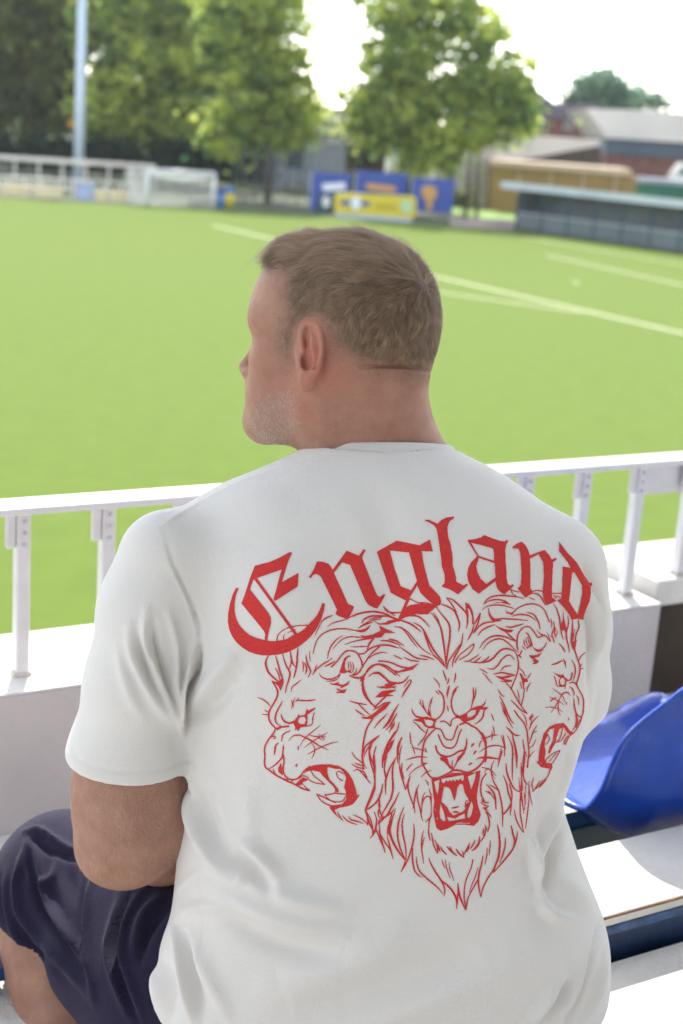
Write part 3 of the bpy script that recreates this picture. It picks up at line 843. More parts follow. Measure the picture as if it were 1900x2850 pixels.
def _spline(pts, step=0.7):
    p = np.array(pts, float)
    if len(p) == 2:
        n = max(2, int(np.hypot(*(p[1] - p[0])) / step))
        return p[0] + (p[1] - p[0]) * np.linspace(0, 1, n)[:, None]
    q = np.vstack([2 * p[0] - p[1], p, 2 * p[-1] - p[-2]])
    out = []
    for i in range(1, len(q) - 2):
        a, b, c, d = q[i - 1], q[i], q[i + 1], q[i + 2]
        n = max(2, int(np.hypot(*(c - b)) / step))
        t = np.linspace(0, 1, n, endpoint=False)[:, None]
        out.append(.5 * (2 * b + (c - a) * t + (2 * a - 5 * b + 4 * c - d) * t * t + (3 * b - a - 3 * c + d) * t ** 3))
    out.append(p[-1:])
    return np.vstack(out)

INK_BOX = (625, 1425, 1665, 2550)

def ink_mask(ss=2):
    """rasterise the traced artwork on a fine grid (ss samples per unit)"""
    x0, y0, x1, y1 = INK_BOX
    W, H = (x1 - x0) * ss, (y1 - y0) * ss
    m = np.zeros((H, W), bool)
    def poly(pts, val):
        p = (np.array(pts) - (x0, y0)) * ss
        a, b = np.maximum(np.floor(p.min(0)).astype(int), 0), np.minimum(np.ceil(p.max(0)).astype(int) + 1, (W, H))
        yy, xx = np.mgrid[a[1]:b[1], a[0]:b[0]] + .5
        ins = np.zeros(xx.shape, bool)
        for (ax, ay), (bx, by) in zip(p, np.roll(p, -1, 0)):
            if ay == by: continue
            ins ^= ((ay > yy) != (by > yy)) & (xx < (bx - ax) * (yy - ay) / (by - ay) + ax)
        m[a[1]:b[1], a[0]:b[0]][ins] = val
    def stroke(pts, w, taper):
        c = _spline(pts, .5); n = len(c)
        t = np.linspace(0, 1, n)
        r = np.full(n, w / 2)
        if taper: r = w / 2 * (.30 + .70 * np.sin(np.pi * t) ** .6)
        r = np.maximum(r, .75) * ss
        c = (c - (x0, y0)) * ss
        for (cx, cy), rr in zip(c, r):
            k = int(rr) + 2
            ix, iy = int(cx), int(cy)
            ax, bx, ay, by = max(ix - k, 0), min(ix + k + 1, W), max(iy - k, 0), min(iy + k + 1, H)
            if bx <= ax or by <= ay: continue
            yy, xx = np.ogrid[ay:by, ax:bx]
            m[ay:by, ax:bx] |= (xx + .5 - cx) ** 2 + (yy + .5 - cy) ** 2 <= rr * rr
    for block in (INK_LIONS, INK_LETTERS):
        for line in block.split('\n'):
            if not line: continue
            head, rest = line.split(' ', 1)
            ox, oy, s = INK_SHEETS[head[0]]
            pts = [(ox + float(a) * s, oy + float(b) * s) for a, b in (q.split(',') for q in rest.split())]
            if head[1] in 'PE': poly(pts, head[1] == 'P')
            else: stroke(pts, float(head[2:]) * s, head[1] == 't')
    return m
# ---------------------------------------------------------------- solid modelling helpers (distance fields -> one continuous surface)
def Q(px, py, d): return np.array([(px - 950) / FPX * d, (py - 1425) / FPX * d, d])
def q_world(p):
    """sculpting axes (right, down, away) -> world"""
    return CAM_C + np.stack([p[..., 0], -p[..., 1], -p[..., 2]], -1) @ CAM_R.T
def w_sculpt(w):
    c = (np.asarray(w) - CAM_C) @ CAM_R
    return np.stack([c[..., 0], -c[..., 1], -c[..., 2]], -1)
def d_ell(p, c, r, R=None):
    q = p - c
    if R is not None: q = q @ R
    r = np.asarray(r, float)
    k0 = np.sqrt(((q / r) ** 2).sum(-1)); k1 = np.sqrt(((q / (r * r)) ** 2).sum(-1))
    return k0 * (k0 - 1) / np.maximum(k1, 1e-9)
def d_cap(p, a, b, ra, rb):
    ab = b - a
    t = np.clip(((p - a) @ ab) / (ab @ ab), 0, 1)
    return np.sqrt(((p - a - t[:, None] * ab) ** 2).sum(-1)) - (ra + t * (rb - ra))
def d_chain(p, pts, k=.0):
    """tapered limb through (point, radius) pairs"""
    d = None
    for (a, ra), (b, rb) in zip(pts, pts[1:]):
        e = d_cap(p, a, b, ra, rb)
        d = e if d is None else (smin(d, e, k) if k else np.minimum(d, e))
    return d
def smin(a, b, k):
    h = np.maximum(k - np.abs(a - b), 0) / k
    return np.minimum(a, b) - h * h * k * .25
def smax(a, b, k): return -smin(-a, -b, k)

def surface(fn, lo, hi, h):
    """surface nets over a grid of pitch h, evaluated only near the surface"""
    lo, hi = np.asarray(lo, float), np.asarray(hi, float)
    C = 4
    nc = np.ceil((hi - lo) / (h * C)).astype(int)
    n = nc * C + 1
    ax = [lo[i] + np.arange(n[i]) * h for i in range(3)]
    gx = np.stack(np.meshgrid(*[a[::C] for a in ax], indexing='ij'), -1)
    dc = fn(gx.reshape(-1, 3)).reshape(gx.shape[:3])
    D = np.repeat(np.repeat(np.repeat(dc, C, 0), C, 1), C, 2)[:n[0], :n[1], :n[2]].copy()
    near = np.abs(dc) < h * C * 2.4
    nm = np.repeat(np.repeat(np.repeat(near, C, 0), C, 1), C, 2)
    # node-centred blocks: shift so that a coarse node covers its surroundings on both sides
    nn = np.zeros(tuple(n), bool)
    s = nm[:n[0], :n[1], :n[2]]
    nn |= s
    for a in range(3):
        t = nn.copy(); sl = [slice(None)] * 3; sr = [slice(None)] * 3
        sl[a] = slice(0, -C); sr[a] = slice(C, None)
        nn[tuple(sl)] |= t[tuple(sr)]
    idx = np.argwhere(nn)
    val = np.empty(len(idx))
    for i in range(0, len(idx), 400000):
        j = idx[i:i + 400000]
        val[i:i + 400000] = fn(lo + j * h)
    D[nn] = val
    ins = D < 0
    corners = [(i, j, k) for i in (0, 1) for j in (0, 1) for k in (0, 1)]
    m = tuple(n - 1)
    cnt = np.zeros(m, np.int8)
    for c in corners: cnt += ins[c[0]:c[0] + m[0], c[1]:c[1] + m[1], c[2]:c[2] + m[2]]
    act = np.argwhere((cnt > 0) & (cnt < 8))
    vid = np.full(m, -1, np.int32); vid[tuple(act.T)] = np.arange(len(act))
    cv = np.stack([D[tuple((act + c).T)] for c in corners], 1)
    acc = np.zeros((len(act), 3)); num = np.zeros(len(act))
    for a in range(8):
        for b in range(a + 1, 8):
            if sum(abs(x - y) for x, y in zip(corners[a], corners[b])) != 1: continue
            x = (cv[:, a] < 0) != (cv[:, b] < 0)
            t = np.where(x, cv[:, a] / np.where(x, cv[:, a] - cv[:, b], 1), 0)
            p = np.array(corners[a]) + t[:, None] * (np.array(corners[b]) - np.array(corners[a]))
            acc += p * x[:, None]; num += x
    v = lo + (act + acc / num[:, None]) * h
    faces = []
    for a in range(3):
        b, c = (a + 1) % 3, (a + 2) % 3
        sl0 = [slice(None)] * 3; sl1 = [slice(None)] * 3
        sl0[a] = slice(0, -1); sl1[a] = slice(1, None)
        i0, i1 = ins[tuple(sl0)], ins[tuple(sl1)]
        e = np.argwhere(i0 != i1)
        e = e[(e[:, b] > 0) & (e[:, c] > 0) & (e[:, b] < n[b] - 1) & (e[:, c] < n[c] - 1)]
        flip = i0[tuple(e.T)]
        q = []
        for db, dcx in ((1, 1), (0, 1), (0, 0), (1, 0)):
            k = e.copy(); k[:, b] -= db; k[:, c] -= dcx
            q.append(vid[tuple(k.T)])
        q = np.stack(q, 1)
        q[~flip] = q[~flip][:, ::-1]
        faces.append(q)
    f = np.vstack(faces)
    f = f[(f >= 0).all(1)]
    e = h * .25
    for _ in range(2):
        d = fn(v)
        g = np.stack([fn(v + np.eye(3)[i] * e) - fn(v - np.eye(3)[i] * e) for i in range(3)], 1) / (2 * e)
        gl = np.maximum((g ** 2).sum(1), .05)
        v = v - np.clip(d / gl, -h, h)[:, None] * g
    return v, f
def vnormals(v, f):
    n = np.cross(v[f[:, 2]] - v[f[:, 0]], v[f[:, 3]] - v[f[:, 1]])
    out = np.zeros_like(v)
    for k in range(4): np.add.at(out, f[:, k], n)
    return out / np.maximum(np.linalg.norm(out, axis=1), 1e-12)[:, None]
def relax(v, f, it=2, w=.5):
    for _ in range(it):
        s = np.zeros_like(v); c = np.zeros(len(v))
        for a, b in ((0, 1), (1, 2), (2, 3), (3, 0)):
            np.add.at(s, f[:, a], v[f[:, b]]); np.add.at(s, f[:, b], v[f[:, a]])
            np.add.at(c, f[:, a], 1); np.add.at(c, f[:, b], 1)
        v = v + w * (s / np.maximum(c, 1)[:, None] - v)
    return v
def smoothstep(a, b, x):
    t = np.clip((x - a) / (b - a), 0, 1); return t * t * (3 - 2 * t)
def poly_dist(xy, pts):
    """distance of points to a polyline and position along it"""
    p = np.asarray(pts, float); best = np.full(len(xy), 1e9); par = np.zeros(len(xy))
    seg = np.hypot(*np.diff(p, axis=0).T); cum = np.concatenate([[0], np.cumsum(seg)]); L = cum[-1]
    for i in range(len(p) - 1):
        ab = p[i + 1] - p[i]
        t = np.clip(((xy - p[i]) @ ab) / (ab @ ab), 0, 1)
        d = np.hypot(*(xy - p[i] - t[:, None] * ab).T)
        k = d < best
        best[k] = d[k]; par[k] = (cum[i] + t[k] * seg[i]) / L
    return best, par
# ---------------------------------------------------------------- things across the pitch
M_STEEL = mat('galvanised_steel', (.42, .47, .52), .45, .1, 5, metal=.3)
M_POLE = mat('pale_blue_pole', (.55, .65, .78), .4, .05, 2)
M_RAILW = mat('weathered_white_rail', (.66, .62, .58), .6, .12, 3)
M_CREAM = mat('cream_board', (.68, .58, .36), .7, .1, 2)
M_PBLUE = mat('pale_blue_board', (.36, .42, .62), .7, .15, 2)
M_NET = mat('white_net', (.75, .75, .74), .8)
M_BANNER = mat('royal_blue_banner', (.035, .075, .33), .6, .12, .8)
M_ORANGE = mat('orange_print', (.55, .30, .10), .7)
M_YELLOW = mat('yellow_vinyl', (.62, .50, .012), .45, .05, 1)
M_PRBLUE = mat('blue_print', (.03, .09, .34), .6)
M_PRWHITE = mat('white_print', (.75, .78, .85), .6)
M_PRTEAL = mat('pale_green_print', (.42, .62, .40), .6)
M_TEALDK = mat('dark_teal_board', (.016, .06, .09), .6)
M_BRIGHTBLUE = mat('bright_blue_plastic', (.02, .18, .50), .4)
M_SLATE = mat('slate_roof', (.12, .105, .13), .8, .2, 1.5)
M_BRICK = mat('far_brick', (.17, .078, .062), .9, .2, 2.0)
M_PALEROOF = mat('pale_sheet_roof', (.62, .58, .54), .6, .06, .4)
M_SLATEBLUE = mat('slate_blue_cladding', (.055, .080, .115), .6, .15, .6)
M_OCHRE = mat('ochre_board', (.34, .215, .065), .8, .15, .7)
M_OCHRETOP = mat('pale_ochre_roof', (.60, .44, .30), .7, .1, .6)
M_GREEN = mat('green_container', (.010, .13, .075), .6, .15, .7)
M_GREYW = mat('grey_render', (.30, .32, .36), .85, .15, .5)
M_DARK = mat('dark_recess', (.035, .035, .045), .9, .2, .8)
M_DKBROWN = mat('dark_brown_wall', (.085, .065, .05), .9, .2, .6)
M_GLASS = mat('window_glass', (.05, .07, .09), .08, spec=.8)
M_DUG = mat('dugout_panel', (.110, .135, .145), .5, .15, .5)
M_DUGROOF = mat('pale_blue_fascia', (.46, .52, .57), .5, .1, .5)
M_PINK = mat('pinkish_kerb', (.45, .36, .36), .9, .2, 1)
M_TYRE = mat('tyre_rubber', (.02, .02, .02), .8)
M_BARK = mat('bark', (.075, .058, .044), .95, .35, 3, .6, 8)
def leaf_mat(name, a, b, tr):
    m = bpy.data.materials.new(name); m.use_nodes = True; nt = m.node_tree
    nt.nodes.remove(nt.nodes['Principled BSDF']); out = nt.nodes['Material Output']
    at_ = nt.nodes.new('ShaderNodeAttribute'); at_.attribute_name = 'tone'
    r = nt.nodes.new('ShaderNodeValToRGB'); r.color_ramp.elements[0].color = (*a, 1); r.color_ramp.elements[1].color = (*b, 1)
    nt.links.new(at_.outputs['Fac'], r.inputs['Fac'])
    d = nt.nodes.new('ShaderNodeBsdfDiffuse'); t = nt.nodes.new('ShaderNodeBsdfTranslucent'); mx = nt.nodes.new('ShaderNodeMixShader')
    mx.inputs[0].default_value = tr
    nt.links.new(r.outputs['Color'], d.inputs['Color']); nt.links.new(r.outputs['Color'], t.inputs['Color'])
    nt.links.new(d.outputs[0], mx.inputs[1]); nt.links.new(t.outputs[0], mx.inputs[2]); nt.links.new(mx.outputs[0], out.inputs['Surface'])
    return m
LEAF_A = leaf_mat('leaf_bright', (.045, .15, .07), (.74, .80, .17), .64)
LEAF_B = leaf_mat('leaf_olive', (.085, .13, .065), (.34, .35, .11), .6)
LEAF_C = leaf_mat('leaf_haze_blue', (.10, .19, .15), (.22, .34, .20), .5)  # blue haze of distance put into the leaf colour
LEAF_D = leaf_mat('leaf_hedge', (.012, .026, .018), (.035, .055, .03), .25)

def px_m(D): return D / FPX
def on_plane(x, y, D):
    Y = at(950, 480, D)[1]; v = ray(x, y)
    return CAM_C + v * (Y / v[1])
def flat_box(mb, x0, x1, y0, y1, D, thick=.3, bevel=0.0):
    """upright block facing the stand, seen between frame columns x0..x1 and rows y0..y1 at its middle, D metres off"""
    xm = (x0 + x1) / 2
    p0, p1 = on_plane(xm, y0, D), on_plane(xm, y1, D)
    mb.box(((p0[0] + p1[0]) / 2, p1[1] + thick / 2, (p0[2] + p1[2]) / 2), ((x1 - x0) * px_m(D), thick, abs(p0[2] - p1[2])), None, bevel)
    return mb
def flat_poly(mb, pts, D, thick):
    mb.prism([on_plane(x, r, D) for x, r in pts], (0, thick, 0)); return mb

def tree(label, base_px, D, crowns, trunks, leaf, nleaf, size, group, seed, name='broadleaf_tree', cat='tree'):
    rg = np.random.default_rng(seed)
    b = at(base_px, 500, D); root = empty(name, (b[0], b[1], 0)); tag(root, label, cat, group)
    mb = MB()
    for pts in trunks:
        P = []
        for (x, y, r) in pts:
            q = at(x, y, D); P.append((q[0], q[1] + rg.normal(0, .25), q[2]))
        P[0] = (P[0][0], b[1], 0.0)
        mb.tube(P, [max(.03, r) for _, _, r in pts], 7)
    mb.build('trunk', M_BARK, root, True, True)
    V, T = [], []
    tot = sum(c[2] * c[3] for c in crowns)
    for (cx, cy, rx, ry, dens) in crowns:
        n = int(nleaf * dens * rx * ry / tot)
        nc = max(8, int(rx * ry / 130 * min(1, dens + .3)))
        u = rg.normal(size=(nc, 3)); u /= np.linalg.norm(u, axis=1)[:, None]; u *= rg.random((nc, 1)) ** .45
        c0 = at(cx, cy, D); m = px_m(D)
        cl = c0 + u * np.array([rx * m, min(rx, ry) * m, ry * m])
        cr = (.35 + 1.1 * rg.random(nc) ** 1.5) * m * 26
        k = rg.integers(0, nc, n)
        w = np.clip(rg.normal(size=(n, 3)) * .62, -2.2, 2.2) * np.array([1.2, 1.2, .8]) * np.where(rg.random((n, 1)) < .16, 1.9, 1)
        p = cl[k] + w * cr[k][:, None]
        p = p[p[:, 2] > .8]; k = k[:len(p)]; n = len(p)
        a = rg.normal(size=(n, 3)); a /= np.linalg.norm(a, axis=1)[:, None]
        bb = np.cross(a, rg.normal(size=(n, 3))); bb /= np.linalg.norm(bb, axis=1)[:, None]
        s = size * (.6 + .8 * rg.random((n, 1)))
        V.append(np.stack([p - a * s, p + bb * s * .5, p + a * s, p - bb * s * .5], 1).reshape(-1, 3))
        ct = rg.random(nc)
        T.append(np.repeat(np.clip(.75 * ct[k] ** 1.3 + .3 * rg.random(n), 0, 1), 4))
    V = np.vstack(V); T = np.concatenate(T)
    me = mesh_np('crown', V, np.arange(len(V)).reshape(-1, 4))
    at_ = me.attributes.new('tone', 'FLOAT', 'POINT'); at_.data.foreach_set('value', T.astype(np.float32))
    link_mesh('crown', me, leaf, root, False, True)
    return root
G_TREES = 'trees behind the pitch'
tree('dark olive tree mass behind the pale blue floodlight pole at the left edge', 60, 118, [(40, 110, 170, 260, 1.0), (130, 240, 110, 170, 1.0), (150, -20, 130, 140, 1.0), (-90, 150, 120, 240, .8)], [[(60, 520, .35), (70, 380, .3), (60, 200, .22), (70, 20, .1)], [(60, 520, .2), (130, 330, .15), (170, 120, .07)]], LEAF_B, 44000, .34, G_TREES, 1)
tree('bushy bright green tree standing right beside the floodlight pole behind the goal', 400, 113, [(400, 190, 160, 200, 1.0), (300, 330, 90, 100, 1.0), (480, 350, 130, 95, 1.0), (310, 40, 110, 130, 1.0), (500, 10, 140, 140, 1.0), (560, 180, 100, 150, 1.0)], [[(420, 520, .3), (415, 400, .26), (410, 220, .2), (420, 60, .08)], [(420, 520, .2), (500, 330, .13), (520, 150, .07)], [(420, 520, .2), (330, 330, .13), (310, 200, .06)]], LEAF_A, 36000, .34, G_TREES, 2)
tree('green tree with a dark straight trunk and sky showing through its top right', 745, 95, [(700, 240, 120, 140, 1.0), (760, 350, 110, 90, 1.0), (660, 60, 120, 150, .95), (790, 140, 105, 130, .62), (640, 370, 90, 75, 1.0), (830, 290, 90, 80, .75), (780, 0, 90, 90, .5)], [[(745, 540, .26), (748, 400, .22), (742, 250, .17), (750, 90, .10), (760, -40, .05)], [(745, 540, .12), (690, 300, .10), (650, 150, .05)], [(745, 540, .1), (800, 270, .09), (850, 120, .04)]], LEAF_A, 21000, .28, G_TREES, 3)
tree('tall airy green tree in the middle, behind the blue banners', 1140, 93, [(1130, 250, 130, 110, 1.0), (1120, 120, 130, 120, .62), (1080, 350, 110, 85, .9), (1170, 370, 85, 95, 1.0), (1110, -10, 130, 100, .55), (1010, 290, 70, 80, .65), (1210, 90, 80, 100, .5), (1150, 450, 60, 45, .8)], [[(1142, 560, .24), (1145, 440, .22), (1140, 300, .18), (1138, 120, .12), (1135, -30, .06)], [(1142, 560, .14), (1090, 330, .08), (1040, 240, .04)], [(1142, 560, .14), (1200, 250, .08), (1230, 100, .04)]], LEAF_A, 16500, .28, G_TREES, 4)
tree('lighter green tree with a thin double trunk beside the tall airy one', 1310, 92, [(1340, 250, 100, 100, .95), (1420, 310, 75, 85, 1.0), (1300, 340, 80, 85, 1.0), (1350, 120, 100, 100, .5), (1440, 230, 60, 80, .6), (1290, 20, 80, 90, .4)], [[(1300, 580, .16), (1305, 470, .13), (1320, 350, .1), (1350, 200, .05)], [(1330, 580, .15), (1328, 470, .12), (1345, 340, .09), (1400, 260, .05)]], LEAF_A, 11500, .28, G_TREES, 5)
tree('distant rounded bluish tree above the brick house roof', 1660, 175, [(1660, 262, 66, 42, 1.0), (1690, 248, 45, 36, 1.0), (1620, 285, 40, 24, .9), (1670, 296, 85, 22, 1.0)], [[(1660, 420, .4), (1660, 330, .35), (1665, 260, .2)]], LEAF_C, 9000, .42, G_TREES, 6)
tree('small far tree just showing over the pale hall roof at the right', 1785, 190, [(1782, 272, 28, 16, .9), (1830, 285, 30, 8, .6)], [[(1785, 420, .3), (1785, 330, .25), (1783, 275, .15)]], LEAF_C, 1500, .4, G_TREES, 7)
tree('pale green shrub between the two middle tree trunks', 1255, 97, [(1255, 400, 32, 50, .9), (1235, 450, 28, 30, .9)], [[(1255, 560, .08), (1255, 440, .05), (1250, 390, .03)]], leaf_mat('leaf_pale', (.16, .22, .06), (.34, .42, .12), .5), 2600, .2, None, 8, 'shrub', 'shrub')
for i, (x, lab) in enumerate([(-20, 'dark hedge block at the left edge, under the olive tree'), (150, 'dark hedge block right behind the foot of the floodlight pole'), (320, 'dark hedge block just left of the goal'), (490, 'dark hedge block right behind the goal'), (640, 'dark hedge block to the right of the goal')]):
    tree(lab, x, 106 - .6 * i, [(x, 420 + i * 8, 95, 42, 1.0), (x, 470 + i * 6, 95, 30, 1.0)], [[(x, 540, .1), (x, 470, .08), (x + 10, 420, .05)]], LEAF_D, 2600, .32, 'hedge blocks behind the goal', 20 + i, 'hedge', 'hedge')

# floodlight pole
g = ground(218, 512); pole = empty('floodlight_pole', (g[0], g[1], 0)); tag(pole, 'tall pale blue floodlight pole rising out of the frame at the left', 'light pole')
MB().tube([(g[0], g[1], 0), (g[0], g[1], 6), (g[0], g[1], 18)], [.36, .33, .22], 14).build('mast', M_POLE, pole, True, True)
MB().box((g[0], g[1], .02), (.8, .8, .04)).build('base_plate', M_STEEL, pole, False, True)
h_ = MB()
for sx in (-.8, 0, .8): h_.box((g[0] + sx, g[1] - .3, 18.1), (.6, .35, .45), None, .03)
h_.bar((g[0] - 1.2, g[1], 18), (g[0] + 1.2, g[1], 18), .12).build('lamp_head', M_STEEL, pole, False, True)

# goal: two posts, crossbar, back frame and net
gL, gR = ground(408, 574), ground(592, 582)
goal = empty('football_goal', (gL + gR) / 2); tag(goal, 'white football goal with netting at the far left of the pitch', 'goal')
d_ = (gR - gL) / np.linalg.norm(gR - gL); back = np.array([-d_[1], d_[0], 0]); HG = height_for(gL, 474); BACK = 2.1
side_out = -d_ * 1.2
for p in (gL, gR): MB().tube([p, p + [0, 0, HG]], .12, 10).build('post', M_WHITE, goal, True, True)
MB().tube([gL + [0, 0, HG], gR + [0, 0, HG]], .12, 10).build('crossbar', M_WHITE, goal, True, True)
for p in (gL, gR):
    q = p + back * BACK + side_out * .6
    MB().tube([p + [0, 0, HG], q + [0, 0, HG * .92], q], .045, 8).build('net_support', M_WHITE, goal, True, True)
MB().tube([gL + back * BACK + side_out * .6, gR + back * BACK + side_out * .6], .045, 8).build('ground_bar', M_WHITE, goal, True, True)
net = MB()
def net_panel(o, u, v, nu, nv):
    for i in range(nu + 1): net.bar(o + u * i / nu, o + u * i / nu + v, .022)
    for j in range(nv + 1): net.bar(o + v * j / nv, o + v * j / nv + u, .022)
qL, qR = gL + back * BACK + side_out * .6, gR + back * BACK + side_out * .6
net_panel(qL, qR - qL, np.array([0, 0, HG * .92]), 26, 13)
net_panel(gL, qL - gL, np.array([0, 0, HG * .94]), 10, 13)
net_panel(gR, qR - gR, np.array([0, 0, HG * .94]), 10, 13)
net_panel(gL + [0, 0, HG], gR - gL, qL - gL + [0, 0, -.08 * HG], 26, 9)
net.build('net', M_NET, goal, False, True)
# sagging white net roll under the crossbar
MB().tube([gL + d_ * .15 + [0, 0, HG - .18], (gL + gR) / 2 + [0, 0, HG - .42], gR - d_ * .3 + [0, 0, HG - .2]], [.12, .16, .1], 8).build('net_roll', M_NET, goal, True, True)

# perimeter barrier, left: posts, two rails and boards on the lower rail
def barrier(label, p0, p1, rows, posts, rail_r, m):
    o = empty('pitch_barrier', (p0 + p1) / 2); tag(o, label, 'barrier')
    for z in rows: MB().tube([p0 + [0, 0, z], p1 + [0, 0, z]], rail_r, 8).build('rail', m, o, True, True)
    for i in range(posts + 1):
        p = p0 + (p1 - p0) * i / posts
        MB().tube([p, p + [0, 0, max(rows)]], rail_r * .8, 8).build('post', m, o, True, True)
    return o
b0, b1 = ground(-260, 532), ground(380, 566)
barrier('low white pitch barrier between the floodlight pole and the goal', b0, b1, (1.12, .62), 14, .07, M_RAILW)
c0, c1 = b0 + [0, 7, 0], b1 + [0, 7, 0]
hz = height_for(c0 + (c1 - c0) * .55, 446)
barrier('taller pale rail fence behind the low barrier, in front of the hedge', c0, c1, (hz, hz - .12), 9, .075, M_RAILW)
for x0, x1, m_, lab in ((0, 75, M_CREAM, 'cream advertising board on the barrier at the left edge'), (88, 168, M_CREAM, 'cream advertising board left of the floodlight pole'), (206, 256, M_PBLUE, 'pale lilac-blue advertising board below the floodlight pole'), (262, 296, M_CREAM, 'narrow peach advertising board right of the lilac-blue one'), (302, 362, M_CREAM, 'cream advertising board next to the goal')):
    t0 = (x0 + 260) / 640; t1 = (x1 + 260) / 640
    p, q = b0 + (b1 - b0) * t0 + [0, -.12, 0], b0 + (b1 - b0) * t1 + [0, -.12, 0]
    o = empty('advertising_board', (p + q) / 2); tag(o, lab, 'board', 'boards along the barrier')
    hi = 1.0 if m_ is M_PBLUE else .62
    MB().bar(p + [0, 0, hi / 2 + .06], q + [0, 0, hi / 2 + .06], .03, hi).build('panel', m_, o, False, True)
    for s_ in (p, q): MB().bar(s_ + [0, .06, 0], s_ + [0, .06, hi], .05).build('stake', M_STEEL, o, False, True)

# bin and sack beside the goal
for x0, x1, y0, y1, m_, m2_, lab in ((604, 622, 522, 580, M_BRIGHTBLUE, M_PRBLUE, 'bright blue bin right beside the goal post'), (626, 650, 520, 578, M_YELLOW, M_BRIGHTBLUE, 'yellow bin with a blue lid right of the goal')):
    gg = ground((x0 + x1) / 2, y1); o = empty('litter_bin', gg); tag(o, lab, 'bin')
    hh = height_for(gg, y0); ww = (x1 - x0) * px_m(86)
    MB().tube([gg, gg + [0, 0, hh * .72]], [ww * .42, ww * .5], 12).build('body', m_, o, True, True)
    MB().tube([gg + [0, 0, hh * .72], gg + [0, 0, hh * .9], gg + [0, 0, hh]], [ww * .54, ww * .5, ww * .25], 12).build('lid', m2_, o, True, True)

# blue banners
def banner(label, x0, x1, y0, y1, D, deco):
    o = empty('banner', at((x0 + x1) / 2, y1, D)); o.location.z = 0; tag(o, label, 'banner', 'blue banners along the far end')
    flat_box(MB(), x0, x1, y0, y1, D, .05).build('cloth', M_BANNER, o, False, True)
    for x in (x0, x1):
        p = on_plane(x, y0, D); MB().bar((p[0], p[1] + .1, 0), (p[0], p[1] + .1, p[2] + .1), .08).build('pole', M_STEEL, o, False, True)
    for kind, pts, m_ in deco:
        flat_poly(MB(), pts, D - .08, .02).build(kind, m_, o, False, True)
    return o
banner('blue banner with a pale blurred stripe, leftmost of the three', 866, 972, 481, 592, 90, [('print_stripe', [(895, 512), (960, 508), (962, 526), (900, 532)], M_PRWHITE)])
banner('blue banner with an orange line of lettering, in the middle', 990, 1132, 479, 560, 90, [('lettering', [(1016, 512), (1030, 510), (1098, 518), (1104, 532), (1088, 536), (1020, 528)], M_ORANGE)])
banner('blue banner with an orange trophy-shaped emblem, rightmost of the three', 1147, 1262, 497, 592, 89, [('emblem', [(1172, 522), (1192, 514), (1214, 522), (1216, 545), (1204, 560), (1202, 585), (1186, 585), (1186, 560), (1174, 545)], M_ORANGE)])
o = empty('poster_board', at(905, 592, 87)); o.location.z = 0; tag(o, 'dark teal poster board with a white figure, left of the yellow board', 'board')
flat_box(MB(), 882, 930, 540, 594, 87, .05).build('panel', M_TEALDK, o, False, True)
flat_poly(MB(), [(900, 548), (912, 546), (918, 560), (914, 576), (900, 576), (896, 560)], 86.9, .02).build('figure', M_PRWHITE, o, False, True)
# yellow board
yb = empty('yellow_board', at(1040, 600, 85)); yb.location.z = 0; tag(yb, 'long rounded yellow board with blue and white emblems in front of the banners', 'board')
def round_rect(x0, x1, yl0, yl1, yr0, yr1, r=10, n=5):
    P = []
    for cx, cy, a0 in ((x1 - r, yr0 + r, -90), (x1 - r, yr1 - r, 0), (x0 + r, yl1 - r, 90), (x0 + r, yl0 + r, 180)):
        for k in range(n + 1):
            t = math.radians(a0 + 90 * k / n); P.append((cx + r * math.cos(t), cy + r * math.sin(t)))
    return P
flat_poly(MB(), round_rect(930, 1158, 537, 596, 546, 606), 85, .35).build('panel', M_YELLOW, yb, False, True)
flat_poly(MB(), [(948, 557), (1030, 562), (1030, 574), (948, 570)], 84.9, .02).build('stripe', M_PRBLUE, yb, False, True)
flat_poly(MB(), [(990 + 14 * math.cos(t), 565 + 18 * math.sin(t)) for t in np.linspace(0, 2 * math.pi, 16, endpoint=False)], 84.84, .02).build('badge', M_PRWHITE, yb, False, True)
flat_poly(MB(), round_rect(1116, 1144, 556, 590, 558, 592, 8), 84.9, .02).build('patch', M_PRTEAL, yb, False, True)
flat_poly(MB(), [(1044, 570), (1100, 574), (1100, 580), (1044, 577)], 84.9, .02).build('lettering', M_OCHRE, yb, False, True)
MB().box((yb.location.x, yb.location.y + .3, .12), (4.6, .3, .24)).build('foot', M_STEEL, yb, False, True)

# clubhouse in the middle distance
def building(name, label, xm, D, cat='building'):
    p = on_plane(xm, 480, D); o = empty(name, (p[0], p[1], 0)); tag(o, label, cat); return o
def wall_to_ground(o, x0, x1, y0, D, depth, m_, nm='wall'):
    xm = (x0 + x1) / 2; p = on_plane(xm, y0, D); w = (x1 - x0) * px_m(D)
    return MB().box((p[0], p[1] + depth / 2, p[2] / 2), (w, depth, p[2])).build(nm, m_, o, False, True)
cb = building('clubhouse', 'grey clubhouse with white flat roofs between the trees', 900, 112)
wall_to_ground(cb, 700, 1010, 352, 112, 9, M_GREYW)
flat_box(MB(), 800, 1020, 298, 330, 111, 10).build('upper_roof', M_PALEROOF, cb, False, True)
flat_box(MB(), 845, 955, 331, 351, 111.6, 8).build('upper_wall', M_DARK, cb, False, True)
flat_box(MB(), 690, 1030, 352, 362, 110.8, 10).build('canopy', M_PALEROOF, cb, False, True)
